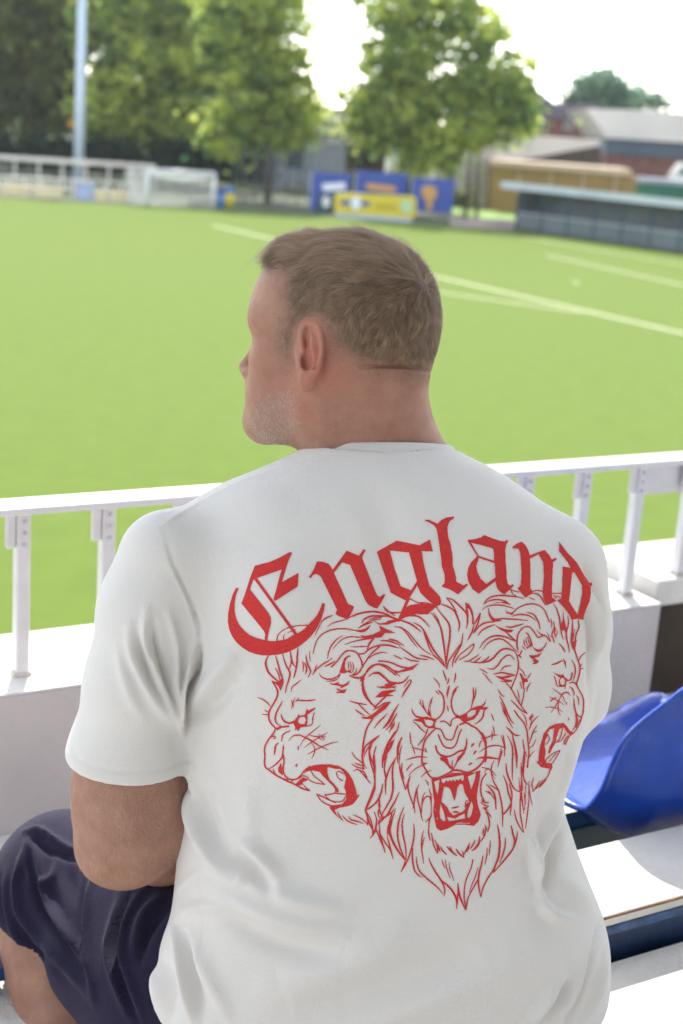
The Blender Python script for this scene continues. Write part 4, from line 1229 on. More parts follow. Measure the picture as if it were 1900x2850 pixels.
for x0, x1, y0, y1 in ((720, 765, 395, 470), (790, 850, 395, 470), (905, 955, 384, 402)):
    f = flat_box(MB(), x0, x1, y0, y1, 111.9, .12).build('window', M_PALEROOF if y1 < 410 else M_STEEL, cb, False, True)
    flat_box(MB(), x0 + 4, x1 - 4, y0 + 4, y1 - 4, 111.82, .05).build('pane', M_PRWHITE if y1 < 410 else M_GLASS, f, False, True)
an = building('kiosk', 'dark brown kiosk with a white flat roof behind the middle banner', 1020, 100, 'kiosk')
wall_to_ground(an, 965, 1075, 402, 100, 5, M_DKBROWN)
flat_box(MB(), 985, 1080, 384, 402, 99.5, 6).build('roof', M_PALEROOF, an, False, True)
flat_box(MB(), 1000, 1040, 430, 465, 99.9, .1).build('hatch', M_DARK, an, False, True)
# houses and halls to the right
hs = building('brick_house', 'brick house with a dark slate roof right of the trees', 1560, 145, 'house')
wall_to_ground(hs, 1400, 1690, 312, 145, 10, M_BRICK)
flat_poly(MB(), [(1385, 330), (1425, 222), (1480, 238), (1545, 288), (1655, 288), (1705, 330)], 144.4, 11).build('roof', M_SLATE, hs, False, True)
for x in (1500, 1570, 1640):
    f = flat_box(MB(), x, x + 22, 335, 360, 144.9, .1).build('window', M_PALEROOF, hs, False, True)
    flat_box(MB(), x + 3, x + 19, 338, 357, 144.8, .05).build('pane', M_GLASS, f, False, True)
hl_ = building('sports_hall', 'hall with a broad pale roof and slate blue upper cladding at the right edge', 1830, 122, 'hall')
wall_to_ground(hl_, 1690, 2080, 440, 122, 12, M_BRICK)
flat_box(MB(), 1688, 2080, 384, 441, 121.7, 12).build('cladding', M_SLATEBLUE, hl_, False, True)
flat_poly(MB(), [(1632, 302), (1720, 304), (2080, 322), (2080, 408), (1690, 384)], 121.2, 13).build('roof', M_PALEROOF, hl_, False, True)
sh = building('storage_shed', 'low shed with a pale lean-to roof in front of the brick house', 1530, 114, 'shed')
wall_to_ground(sh, 1440, 1676, 446, 114, 6, M_GREYW)
flat_poly(MB(), [(1440, 448), (1668, 404), (1676, 462), (1440, 462)], 113.9, .3).build('gable', M_DKBROWN, sh, False, True)
flat_poly(MB(), [(1388, 372), (1672, 390), (1668, 405), (1440, 447), (1368, 450)], 113.4, 7).build('roof', M_PALEROOF, sh, False, True)
hu = building('ochre_hut', 'long ochre hut with a pale roof edge behind the dugout', 1570, 104, 'hut')
wall_to_ground(hu, 1375, 1772, 474, 104, 4, M_OCHRE)
flat_box(MB(), 1372, 1756, 458, 476, 103.6, 5).build('roof', M_OCHRETOP, hu, False, True)
for x in (1440, 1530, 1620, 1710): flat_box(MB(), x, x + 5, 480, 540, 103.9, .08).build('batten', M_OCHRETOP, hu, False, True)
gc = building('green_container', 'green storage container at the right edge behind the dugout', 1850, 97, 'container')
wall_to_ground(gc, 1792, 1990, 516, 97, 3, M_GREEN)
flat_box(MB(), 1790, 1992, 503, 516, 96.8, 3.2).build('roof', M_GREYW, gc, False, True)
for x in np.arange(1800, 1985, 12): flat_box(MB(), x, x + 5, 520, 600, 96.95, .05).build('rib', M_GREEN, gc, False, True)

def car(label, px, D, z, m_, flip=1):
    p = at(px, 470, D); o = empty('parked_car', (p[0], p[1], 0)); tag(o, label, 'car', 'cars parked behind the pitch')
    X = lambda x, y, zz: (p[0] + x * flip, p[1] + y, zz)
    MB().prism([X(-2.1, 0, .35), X(2.1, 0, .35), X(2.15, 0, .75), X(1.2, 0, .92), X(-1.9, 0, .98), X(-2.15, 0, .75)], (0, 1.75, 0)).build('body', m_, o, False, True)
    MB().prism([X(1.15, .12, .92), X(.45, .25, 1.42), X(-1.2, .25, 1.45), X(-1.85, .12, .97)], (0, 1.5, 0)).build('cabin', m_, o, False, True)
    MB().prism([X(.95, .09, .98), X(.42, .2, 1.36), X(-.3, .2, 1.38), X(-.3, .09, .98)], (0, .04, 0)).build('window', M_GLASS, o, False, True)
    MB().prism([X(-.4, .09, .98), X(-.4, .2, 1.38), X(-1.15, .2, 1.38), X(-1.6, .09, 1.0)], (0, .04, 0)).build('window', M_GLASS, o, False, True)
    for wx in (-1.35, 1.35):
        for wy in (.02, 1.55):
            MB().tube([X(wx, wy - .05, .33), X(wx, wy + .2, .33)], .33, 14).build('wheel', M_TYRE, o, True, True)
M_CARW = mat('white_car_paint', (.75, .75, .74), .12, coat=1.0); M_CARS = mat('silver_car_paint', (.45, .47, .5), .15, metal=.6, coat=1.0); M_CARR = mat('dark_red_car_paint', (.14, .02, .03), .12, coat=1.0)
car('white car parked at the left edge behind the hedge', 85, 118, 0, M_CARW); car('silver car parked right behind the floodlight pole', 215, 119, 0, M_CARS, -1); car('dark red car parked behind the hedge left of the goal', 345, 116, 0, M_CARR)
vn = at(1895, 480, 108); o = empty('white_van', (vn[0], vn[1], 0)); tag(o, 'white van roof showing at the right edge above the green container', 'van')
hv_ = at(1895, 452, 108)[2]
MB().prism([(vn[0] - .75, vn[1], .5), (vn[0] + 4.4, vn[1], .5), (vn[0] + 4.4, vn[1], hv_), (vn[0] + .1, vn[1], hv_), (vn[0] - .6, vn[1], hv_ - 1.0)], (0, 2, 0)).build('body', M_CARW, o, False, True)
MB().prism([(vn[0] - .3, vn[1] - .03, hv_ - .95), (vn[0] + 1.0, vn[1] - .03, hv_ - .95), (vn[0] + 1.0, vn[1] - .03, hv_ - .3), (vn[0] + .2, vn[1] - .03, hv_ - .3)], (0, .05, 0)).build('window', M_GLASS, o, False, True)
for wx in (.5, 3.6): MB().tube([(vn[0] + wx, vn[1] - .05, .4), (vn[0] + wx, vn[1] + .25, .4)], .4, 14).build('wheel', M_TYRE, o, True, True)
# orange road sign among the hedge
p = at(203, 345, 112); o = empty('road_sign', (p[0], p[1], 0)); tag(o, 'small round orange sign beside the floodlight pole', 'sign')
MB().tube([(p[0], p[1], 0), (p[0], p[1], p[2])], .05, 8).build('post', M_STEEL, o, True, True)
MB().tube([(p[0], p[1] - .08, p[2]), (p[0], p[1] - .12, p[2])], .34, 20).build('disc', mat('orange_sign', (.75, .30, .02), .5), o, True, True)

# dugout shelter along the right touchline
dA, dB = ground(1432, 640), ground(2350, 768)
du = empty('dugout_shelter', (dA + dB) / 2); tag(du, 'long dark dugout shelter with a pale blue roof edge along the right touchline', 'shelter')
dv = (dB - dA) / np.linalg.norm(dB - dA); dn = np.array([-dv[1], dv[0], 0]);  dn = dn if dn[1] > 0 else -dn
HD = 2.42
def dbox(a0, a1, b0, b1, z0, z1, nm, m_):
    c = dA + dv * (a0 + a1) / 2 + dn * (b0 + b1) / 2 + np.array([0, 0, (z0 + z1) / 2])
    R = Matrix((Vector(dv), Vector(dn), Vector((0, 0, 1)))).transposed()
    return MB().box(c, (a1 - a0, b1 - b0, z1 - z0), R).build(nm, m_, du, False, True)
LD = float(np.linalg.norm(dB - dA))
dbox(0, LD, 1.9, 2.0, 0, HD - .1, 'back_wall', M_DUG)
dbox(0, .08, .1, 1.9, 0, HD - .15, 'end_wall', M_DUG)
dbox(-1.3, LD, -.1, 2.2, HD, HD + .08, 'roof', M_SLATEBLUE)
dbox(-1.35, LD, -.16, -.1, HD - .06, HD + .34, 'roof_edge', M_DUGROOF)
k = 0.0
while k < LD:
    dbox(k, k + .1, -.02, .08, 0, HD, 'post', M_TEALDK)
    dbox(k + .12, k + 1.98, 0, .05, .08, .98, 'front_panel', M_DUG)
    k += 2.0
dbox(0, LD, -.02, .07, 1.0, 1.06, 'rail', M_STEEL)
dbox(.3, LD, 1.2, 1.6, .42, .47, 'bench_seat', M_DKBROWN)
# bank and kerb left of the dugout
sheet('grass_bank', [ground(1250, 612)[:2], ground(1432, 628)[:2], ground(1432, 585)[:2], ground(1240, 572)[:2]], .03, mat('bank_grass', (.16, .26, .03), .9, .25, 1), kind='structure')
q0, q1 = ground(1255, 634), ground(1428, 640)
kb = empty('low_kerb_wall', (q0 + q1) / 2); tag(kb, 'low pinkish kerb wall between the banners and the dugout', 'wall')
n_ = 5
for i in range(n_):
    a, b = q0 + (q1 - q0) * (i + .02) / n_, q0 + (q1 - q0) * (i + .98) / n_
    MB().bar(a + [0, .2, .28], b + [0, .2, .28], .25, .56).build('block', M_PINK, kb, False, True)

# fence posts and shrubs in front of the clubhouse
fence = empty('mesh_fence', on_plane(760, 520, 92)); fence.location.z = 0; tag(fence, 'tall grey mesh fence between the goal and the banners', 'fence')
for x in range(655, 870, 30):
    p = on_plane(x, 405 + (x - 655) * .07, 92); MB().bar((p[0], p[1], 0), (p[0], p[1], p[2]), .07).build('post', M_SLATEBLUE, fence, False, True)
pL, pR = on_plane(655, 405, 92), on_plane(865, 420, 92)
for k in range(7):
    z = .3 + k * (pL[2] - .4) / 6; MB().bar((pL[0], pL[1], z), (pR[0], pL[1], z), .03).build('wire', M_SLATEBLUE, fence, False, True)
for x, y, r, lab in ((680, 545, 24, 'low dark shrub right of the yellow bin'), (745, 555, 22, 'low shrub at the foot of the straight trunk'), (820, 560, 24, 'low shrub left of the first banner'), (1285, 565, 20, 'low shrub between the last banner and the double trunk')):
    tree(lab, x, 94, [(x, y, r * 1.5, r, 1.0)], [[(x, 590, .05), (x, y + 10, .04), (x + 4, y, .02)]], LEAF_B, 700, .2, 'shrubs along the far end', 40 + x, 'shrub', 'shrub')
wb = building('white_cabin', 'small white cabin showing between the middle trees', 1255, 108, 'cabin')
wall_to_ground(wb, 1215, 1385, 405, 108, 4, M_PALEROOF)
flat_box(MB(), 1205, 1392, 392, 406, 107.6, 5).build('roof', M_GREYW, wb, False, True)
flat_box(MB(), 1238, 1268, 440, 520, 107.9, .1).build('door', M_DKBROWN, wb, False, True)

# far wood that closes the horizon on every side
_rg = np.random.default_rng(99)
_n = 16000
_t = np.radians(_rg.uniform(-100, 100, _n)); _r = 290 + _rg.normal(0, 8, _n)
_top = 4.6 + 1.6 * np.sin(_t * 37) + 1.2 * np.sin(_t * 91 + 1)
_p = np.stack([np.sin(_t) * _r, np.cos(_t) * _r, _rg.random(_n) ** .7 * _top], 1)
_a = _rg.normal(size=(_n, 3)); _a /= np.linalg.norm(_a, axis=1)[:, None]
_b = np.cross(_a, _rg.normal(size=(_n, 3))); _b /= np.linalg.norm(_b, axis=1)[:, None]
_s = _rg.uniform(.7, 1.5, (_n, 1))
_me = mesh_np('far_wood', np.stack([_p - _a * _s, _p + _b * _s * .7, _p + _a * _s, _p - _b * _s * .7], 1).reshape(-1, 3), np.arange(_n * 4).reshape(-1, 4))
_at = _me.attributes.new('tone', 'FLOAT', 'POINT'); _at.data.foreach_set('value', np.repeat(_rg.random(_n), 4).astype(np.float32))
tag(link_mesh('far_wood', _me, LEAF_C), 'low far wood along the horizon', 'wood', kind='stuff')
# ---------------------------------------------------------------- the stand in front of the camera
# parapet: concrete upstand with a sill
tag_b0, B_NEAR, B_FAR, B_POST = 2.097, 2.097, 2.365, 2.178
par = empty('parapet', ST(1.4, 2.2, LEDGE_Z)); tag(par, 'lilac grey concrete parapet with a sunlit white sill in front of the man', 'parapet')
st_box(MB(), A0, A_END - .004, B_NEAR, B_FAR - .006, LEDGE_Z + .001, SILL_Z - .0045).build('upstand', M_WALL, par, False, True)
st_box(MB(), A0, A_END, B_NEAR + .004, B_FAR, SILL_Z - .004, SILL_Z).build('sill', M_CONC, par, False, True)
# opening beyond the end of the parapet: brown boarded side and the white outer ledge
br = st_box(MB(), A_END + .006, A_END + 1.6, 2.165, 2.20, LEDGE_Z + .001, 4.539).build('brown_boarding', M_BROWN); tag(br, 'dark brown boarding beyond the end of the parapet at the right edge', 'boarding')
ol = st_box(MB(), A_END + .03, A_END + 2.4, 2.150, 2.40, 4.54, 4.60, .006, 2).build('outer_ledge', M_CONC); tag(ol, 'white outer ledge beyond the parapet end at the right edge', 'ledge')

# balustrade: flat top rail, square balusters with bracket plates and bolts
lo, hi = 4.6, 5.2
for _ in range(40):
    z_ = (lo + hi) / 2
    if b_of(ground(0, 1419, z_)) > 2.146: lo = z_
    else: hi = z_
RAIL_Z = (lo + hi) / 2
ra = empty('balustrade', ST(1.4, B_POST, SILL_Z)); tag(ra, 'white painted steel balustrade along the parapet sill', 'railing')
st_box(MB(), A0, 4.5, 2.146, 2.210, RAIL_Z - .013, RAIL_Z, .003, 2).build('top_rail', M_WHITE, ra, False, True)
a_first = .694; SP = .1469
M_FOOT = mat('rust_stained_plate', (.58, .52, .48), .7, .3, 60)
M_BOLT = mat('painted_bolt', (.56, .56, .62), .4)
k0 = -10
posts = [a_first + SP * k for k in range(k0, 24)]
for a in posts:
    if a > A_END + .2: break
    zf = 4.60 if a > A_END else SILL_Z
    st_box(MB(), a - .0115, a + .0115, B_POST - .012, B_POST + .012, zf, RAIL_Z - .013, .002).build('baluster', M_WHITE, ra, False, True)
    pl = st_box(MB(), a - .030, a - .012, B_POST - .010, B_POST - .002, RAIL_Z - .074, RAIL_Z - .014, .003).build('bracket', M_WHITE, ra, False, True)
    st_box(MB(), a - .0145, a + .0145, B_POST - .0145, B_POST + .0145, zf + .0005, zf + .006).build('foot_plate', M_FOOT, ra, False, True)
    for j in range(3):
        c = ST(a, B_POST - .0135, RAIL_Z - .028 - .020 * j)
        MB().tube([c, c + E2 * -.003], .0034, 8).build('bolt', M_BOLT, ra, True, True)
# white panel between the last posts in view
pa0 = min(posts, key=lambda a: abs(a - 2.016))
st_box(MB(), pa0 + .0135, pa0 + SP - .0135, B_POST + .004, B_POST + .010, RAIL_Z - .082, RAIL_Z - .0135).build('infill_panel', M_WHITE, ra, False, True)

# bench the man sits on: white boards with a dark blue edge board
be = empty('bench', ST(1.2, 1.34, TREAD_Z)); tag(be, 'low bench of white boards with a navy blue edge, under the man', 'bench')
st_box(MB(), A_M - .05, A1, 1.262, 1.423, BENCH_Z - .018, BENCH_Z, .003, 2).build('seat_board', M_CONC, be, False, True)
st_box(MB(), A_M - .05, A1, 1.2585, 1.4255, BENCH_Z - .032, BENCH_Z - .0185, .003).build('worn_lip', M_BLUE_LIP, be, False, True)
st_box(MB(), A_M - .05, A1, 1.266, 1.418, TREAD_Z - .12, BENCH_Z - .0325).build('edge_board', M_BLUE_EDGE, be, False, True)
st_box(MB(), A_M - .05, A1, 1.2605, 1.2645, BENCH_Z - .0045, BENCH_Z - .0012).build('rusty_edge_strip', M_RUST, be, False, True)

# blue bucket seat on the front ledge
M_SEAT = mat('blue_moulded_plastic', (.013, .065, .42), .27, .14, 18, .10, 120, .6, detail=8)
M_TEAL = mat('teal_painted_steel', (.008, .075, .12), .35, .15, 10)
def bucket_seat(label, loc, rz):
    o = empty('bucket_seat', loc, rz); tag(o, label, 'seat')
    # profile in seat coordinates: y towards the pitch, z up; starts at the front lip
    prof = [(.235, .018), (.225, .040), (.19, .048), (.10, .036), (.0, .024), (-.08, .020), (-.135, .036), (-.166, .085), (-.180, .140), (-.191, .200), (-.200, .252), (-.207, .278), (-.217, .288), (-.230, .285)]
    c = _spline(prof, .008)
    n = len(c); W = np.linspace(-1, 1, 41); V = []
    s = np.concatenate([[0], np.cumsum(np.hypot(*np.diff(c, axis=0).T))]); s /= s[-1]
    for i in range(n):
        t = np.gradient(c, axis=0)[i]; t /= np.hypot(*t); nn = np.array([-t[1], t[0]])
        if nn[1] < 0 and i < n * .4: nn = -nn
        up = np.array([-t[1], t[0]]); 
        if s[i] < .5: up = up if up[1] > 0 else -up
        else: up = up if up[0] > 0 else -up
        hw = .215 - .02 * s[i] - .015 * smoothstep(.45, .8, s[i]) - .080 * smoothstep(.78, 1.0, s[i]) ** 2.2 - .02 * smoothstep(.12, 0, s[i])
        for w in W:
            lift = .046 * smoothstep(.55, 1.0, abs(w)) * (1 - .55 * smoothstep(.75, 1, s[i])) * smoothstep(0, .12, s[i])
            dish = -.008 * (1 - w * w) * math.sin(math.pi * min(1, s[i] * 2.2)) if s[i] < .45 else -.012 * (1 - w * w)
            rib = .003 * math.sin(w * 9.0) * smoothstep(.55, .7, s[i])
            y, z = c[i] + up * (lift + dish + rib)
            V.append((hw * w * (1 - .0 * abs(w)), y, z))
    V = np.array(V); m = len(W)
    F = np.array([(i * m + j, i * m + j + 1, (i + 1) * m + j + 1, (i + 1) * m + j) for i in range(n - 1) for j in range(m - 1)])
    me = mesh_np('shell', V + [0, 0, .105], F)
    sh = link_mesh('shell', me, M_SEAT, o, True)
    md = sh.modifiers.new('thick', 'SOLIDIFY'); md.thickness = .008; md.offset = 0
    MB().box((-.03, -.02, .080), (.62, .05, .050), None, .004).build('support_beam', M_TEAL, o)
    for x in (-.30, .0, .25): MB().box((x, -.02, .0275), (.05, .05, .055), None, .003).build('leg', M_TEAL, o)
    return o
sp = ground(1748, 2262, LEDGE_Z + .10) + E1 * .03 + E2 * .03
bucket_seat('blue plastic bucket seat on the front ledge, right of the man', (sp[0], sp[1], LEDGE_Z), TH)
# end bracket of the neighbouring seat, at the left edge of the frame
ep = ground(2, 2690, LEDGE_Z + .03)
o = empty('seat_bracket', (ep[0], ep[1], LEDGE_Z), TH); tag(o, 'scuffed blue steel bracket on the ledge at the left edge, beside the knee', 'bracket')
M_SCUFF = mat('scuffed_blue_steel', (.012, .07, .23), .4, .5, 30)
MB().box((-.06, 0, .032), (.14, .05, .02), None, .003).build('plate', M_SCUFF, o)
MB().box((-.06, 0, .011), (.05, .04, .022), None, .003).build('foot', M_SCUFF, o)
# ---------------------------------------------------------------- the man: head, body, shirt, shorts
HEAD_C = Q(960, 902, 1.70)
HF = np.array([-.862, -.215, .46]); HF /= np.linalg.norm(HF)
HU = np.array([.055, -.965, -.25]); HU -= HF * (HU @ HF); HU /= np.linalg.norm(HU)
HL = np.cross(HU, HF)
HEAD_R = np.stack([HF, HL, HU], 1)            # columns: forward, left, up
HS = 1.075                                    # head size
def hp(f, l, u): return np.array([f, l, u])

EAR_C = hp(-.012, .086, -.018)
def head_local(p):
    return (p - HEAD_C) @ HEAD_R / HS
def d_head_local(q):
    s = q.copy(); s[:, 1] = np.abs(s[:, 1])
    E = lambda c, r: d_ell(q, hp(*c), r)
    S = lambda c, r: d_ell(s, hp(*c), r)
    d = E((0, 0, .012), (.098, .079, .089))
    d = smin(d, E((-.040, 0, .010), (.063, .069, .068)), .03)
    d = smin(d, E((.045, 0, .022), (.056, .064, .066)), .03)
    d = smin(d, E((.044, 0, -.062), (.050, .057, .072)), .03)
    d = smin(d, E((.066, 0, .000), (.040, .060, .040)), .025)
    d = smin(d, d_cap(s, hp(.094, 0, -.002), hp(.080, .042, -.004), .014, .012), .016)      # brow
    d = smin(d, S((.058, .050, -.046), (.026, .022, .022)), .022)                             # cheekbone
    d = smin(d, d_cap(s, hp(.004, .056, -.088), hp(.080, .024, -.128), .020, .019), .035)   # jaw
    d = smin(d, E((.093, 0, -.126), (.024, .031, .025)), .02)                                 # chin
    d = smin(d, E((.050, 0, -.096), (.046, .052, .040)), .03)
    d = smin(d, E((.094, 0, -.088), (.014, .028, .022)), .02)                                 # mouth
    d = smin(d, S((.058, .036, -.080), (.030, .022, .034)), .03)                              # cheek
    d = smax(d, -d_ell(s, hp(.108, .034, -.028), (.018, .022, .012)), .012)                   # eye sockets
    d = smin(d, d_ell(s, hp(.082, .033, -.028), (.0125, .0125, .0125)), .004)
    n = d_cap(q, hp(.098, 0, -.022), hp(.126, 0, -.068), .0055, .0076)
    n = smin(n, S((.110, .012, -.074), (.013, .008, .008)), .010)
    n = smin(n, E((.122, 0, -.072), (.009, .009, .008)), .008)
    d = smin(d, n, .012)
    lips = smin(d_ell(s, hp(.105, .006, -.083), (.009, .020, .0055)), d_ell(s, hp(.104, .004, -.094), (.009, .018, .0065)), .003)
    d = smin(d, lips, .006)
    return d
def ear_pts(zpts):
    """ear outline sheet -> frame positions"""
    return [(600 + x * .4464, 600 + y * .4464) for x, y in zpts]
def head_depth(px, py):
    r = Q(px, py, 1.0); t = np.arange(1.5, 1.9, .0005)
    d = d_head_local(head_local(r[None] * t[:, None]))
    return t[np.argmax(d < 0)]
EAR_D = head_depth(866, 985) - .010
def ear_q(x, y, dd=0.0):
    # the ear stands off the head: its rear edge is nearer to the viewer
    x = 598 + (x - 598) * .80; y = 872 + (y - 872) * .90
    return Q(600 + x * .4464, 600 + y * .4464, EAR_D + (600 - x) * .00016 * .9 + dd)
HELIX = [(536, 812), (528, 760), (534, 706), (556, 668), (592, 652), (630, 660), (656, 694), (670, 750), (673, 812), (664, 880), (648, 944), (624, 992), (598, 1018)]
ANTIH = [(596, 748), (604, 800), (596, 850), (606, 895), (600, 935), (578, 955)]
def d_ear(p):
    h = d_chain(p, [(ear_q(x, y, -.008), .0040) for x, y in _spline(HELIX, 16.0)], .001)
    a = d_chain(p, [(ear_q(x, y, -.0055), .0042) for x, y in _spline(ANTIH, 16.0)], .001)
    scapha = d_chain(p, [(ear_q(600, 700, .002), .0060), (ear_q(634, 780, .002), .0075), (ear_q(636, 880, .003), .0075), (ear_q(612, 970, .002), .0065), (ear_q(572, 1020, .002), .0075)], .006)
    base = d_ell(p, ear_q(578, 850, .012), (.0135, .034, .0110))
    lobe = smin(d_ell(p, ear_q(552, 1040, -.008), (.0088, .0140, .0050)), d_ell(p, ear_q(580, 1010, -.006), (.009, .014, .005)), .008)
    front = d_chain(p, [(ear_q(534, 806, -.003), .0040), (ear_q(556, 836, -.002), .0042), (ear_q(580, 856, .002), .0038)])
    trag = d_chain(p, [(ear_q(522, 868, .001), .0055), (ear_q(521, 915, -.002), .0070), (ear_q(524, 960, .001), .0055)])
    d = smin(base, scapha, .008)
    d = smin(d, h, .0035)
    d = smin(d, a, .005)
    d = smin(d, lobe, .007)
    d = smin(d, front, .004)
    d = smin(d, trag, .006)
    gr = d_chain(p, [(ear_q(x, y, -.0115), .0034) for x, y in _spline([(600, 690), (634, 730), (646, 800), (640, 880), (622, 950)], 16.0)], .001)
    d = smax(d, -gr, .002)
    d = smax(d, -d_cap(p, ear_q(512, 985, -.010), ear_q(536, 985, -.006), .0035, .002), .002)
    d = smax(d, -d_ell(p, ear_q(566, 905, -.006), (.0070, .0140, .013)), .003)
    d = smax(d, -d_ell(p, ear_q(566, 742, -.006), (.0042, .0150, .0100)), .003)
    return d
NECK_A, NECK_B = Q(982, 1000, 1.705), Q(1046, 1330, 1.748)
def d_headneck(p):
    d = d_head_local(head_local(p)) * HS
    neck = d_cap(p, NECK_A, NECK_B, .0735, .0760)
    neck = smin(neck, d_cap(p, Q(1092, 1010, 1.680), Q(1105, 1300, 1.712), .024, .028), .05)       # nape muscle
    neck = smin(neck, d_cap(p, Q(900, 1060, 1.650), Q(915, 1290, 1.695), .015, .020), .03)          # side muscle
    d = smin(d, neck, .035)
    d = smin(d, d_cap(p, Q(1060, 1320, 1.745), Q(1290, 1410, 1.75), .050, .035), .07)
    # the crease across the nape
    fr = np.stack([950 + FPX * p[:, 0] / p[:, 2], 1425 + FPX * p[:, 1] / p[:, 2]], 1)
    dd, t = poly_dist(fr, [(1005, 1020), (1060, 1017), (1130, 1020), (1185, 1033), (1215, 1040)])
    g = np.exp(-(dd / 6.0) ** 2) * np.sin(np.pi * np.clip(t * .9 + .12, 0, 1)) * (p[:, 2] < 1.72)
    roll = np.exp(-((dd - 0) / 30.0) ** 2) * np.sin(np.pi * np.clip(t, 0, 1)) * (p[:, 2] < 1.72)
    d = d + .0062 * g - .0022 * roll
    d = smin(d, d_ear(p), .006)
    return d

# torso of the shirt: rows of (row, left, right, depth of the back, half depth)
TORSO = np.array([
    (1180, 905, 1195, 1.690, .045), (1225, 862, 1248, 1.655, .070), (1262, 812, 1290, 1.640, .085), (1300, 728, 1366, 1.625, .095), (1340, 628, 1432, 1.612, .105),
    (1385, 545, 1496, 1.602, .112), (1430, 490, 1552, 1.594, .120), (1500, 440, 1612, 1.585, .128), (1600, 425, 1648, 1.577, .135),
    (1700, 432, 1662, 1.573, .138), (1800, 450, 1666, 1.572, .140), (1900, 478, 1660, 1.573, .142), (2000, 503, 1640, 1.576, .144),
    (2080, 520, 1616, 1.580, .145), (2150, 524, 1594, 1.584, .146), (2230, 510, 1572, 1.588, .148), (2320, 494, 1596, 1.590, .150),
    (2440, 484, 1640, 1.592, .155), (2540, 470, 1680, 1.594, .158), (2620, 442, 1698, 1.598, .160), (2700, 416, 1701, 1.604, .160),
    (2780, 402, 1692, 1.612, .160), (2850, 425, 1662, 1.622, .158), (2930, 450, 1640, 1.632, .156), (3010, 470, 1620, 1.640, .154)], float)
_wc = TORSO[:, 3] + TORSO[:, 4]
T_V = (TORSO[:, 0] - 1425) / FPX * _wc
T_UC = ((TORSO[:, 1] + TORSO[:, 2]) / 2 - 950) / FPX * (_wc - .02)
T_A = (TORSO[:, 2] - TORSO[:, 1]) / 2 / FPX * (_wc - .02)
def cubic(x, xs, ys):
    """monotone-ish smooth interpolation"""
    m = np.gradient(ys, xs)
    i = np.clip(np.searchsorted(xs, x) - 1, 0, len(xs) - 2)
    h = xs[i + 1] - xs[i]; t = np.clip((x - xs[i]) / h, 0, 1)
    return ((2 * t ** 3 - 3 * t ** 2 + 1) * ys[i] + (t ** 3 - 2 * t ** 2 + t) * h * m[i] + (-2 * t ** 3 + 3 * t ** 2) * ys[i + 1] + (t ** 3 - t ** 2) * h * m[i + 1])
def d_torso(p, grow=0.0):
    v = np.clip(p[:, 1], T_V[0], T_V[-1])
    uc, a, ws, b = (cubic(v, T_V, y) for y in (T_UC, T_A, TORSO[:, 3], TORSO[:, 4]))
    a = a + grow; b = b + grow
    du, dw = p[:, 0] - uc, p[:, 2] - (ws + b - grow)
    # the spine runs in a shallow furrow, the blades stand proud
    n = 2.35
    q = ((np.abs(du) / a) ** n + (np.abs(dw) / b) ** n) ** (1 / n)
    r = np.sqrt(du * du + dw * dw)
    d = np.where(q > 1e-4, r * (1 - 1 / np.maximum(q, 1e-4)), -b)
    return d
ARM_AX = np.array([-.10, .955, .28]); ARM_AX /= np.linalg.norm(ARM_AX)
SL = [(Q(470, 1560, 1.655), .0600), (Q(428, 1700, 1.660), .0625), (Q(392, 1900, 1.668), .0630), (Q(356, 2110, 1.685), .0690), (Q(345, 2200, 1.69), .071)]
SR = [(Q(1552, 1575, 1.690), .0560), (Q(1572, 1740, 1.735), .0520), (Q(1580, 1900, 1.765), .0490), (Q(1580, 2060, 1.80), .048)]
HEM_L = Q(362, 2108, 1.685)
def d_shirt(p):
    d = d_torso(p)
    d = smax(d, ((1250 - 1425) / FPX * 1.72) - p[:, 1], .006)
    # neck opening under the collar
    oa = np.sqrt(((p[:, 0] - (1058 - 950) / FPX * 1.72) / .0940) ** 2 + ((p[:, 2] - 1.722) / .0815) ** 2)
    op = np.maximum((oa - 1) * .08, p[:, 1] + .0655 - .03 * np.clip((p[:, 2] - 1.722) / .0775, 0, 1))
    d = smax(d, -op, .003)
    s = d_chain(p, SL, .02)
    s = smax(s, (p - HEM_L) @ ARM_AX, .004)
    d = smin(d, s, .034)
    # crease that parts sleeve and side below the armpit
    r = d_chain(p, SR, .02)
    r = smax(r, (p - Q(1580, 1985, 1.78)) @ np.array([.08, .93, .34]), .006)
    d = smin(d, r, .034)
    d = smax(d, p[:, 1] - (2965 - 1425) / FPX * 1.75, .006)
    # hollow at the sleeve opening
    o = d_cap(p, Q(356, 2085, 1.684), Q(345, 2230, 1.70), .0645, .0680)
    d = smax(d, -o, .003)
    return d

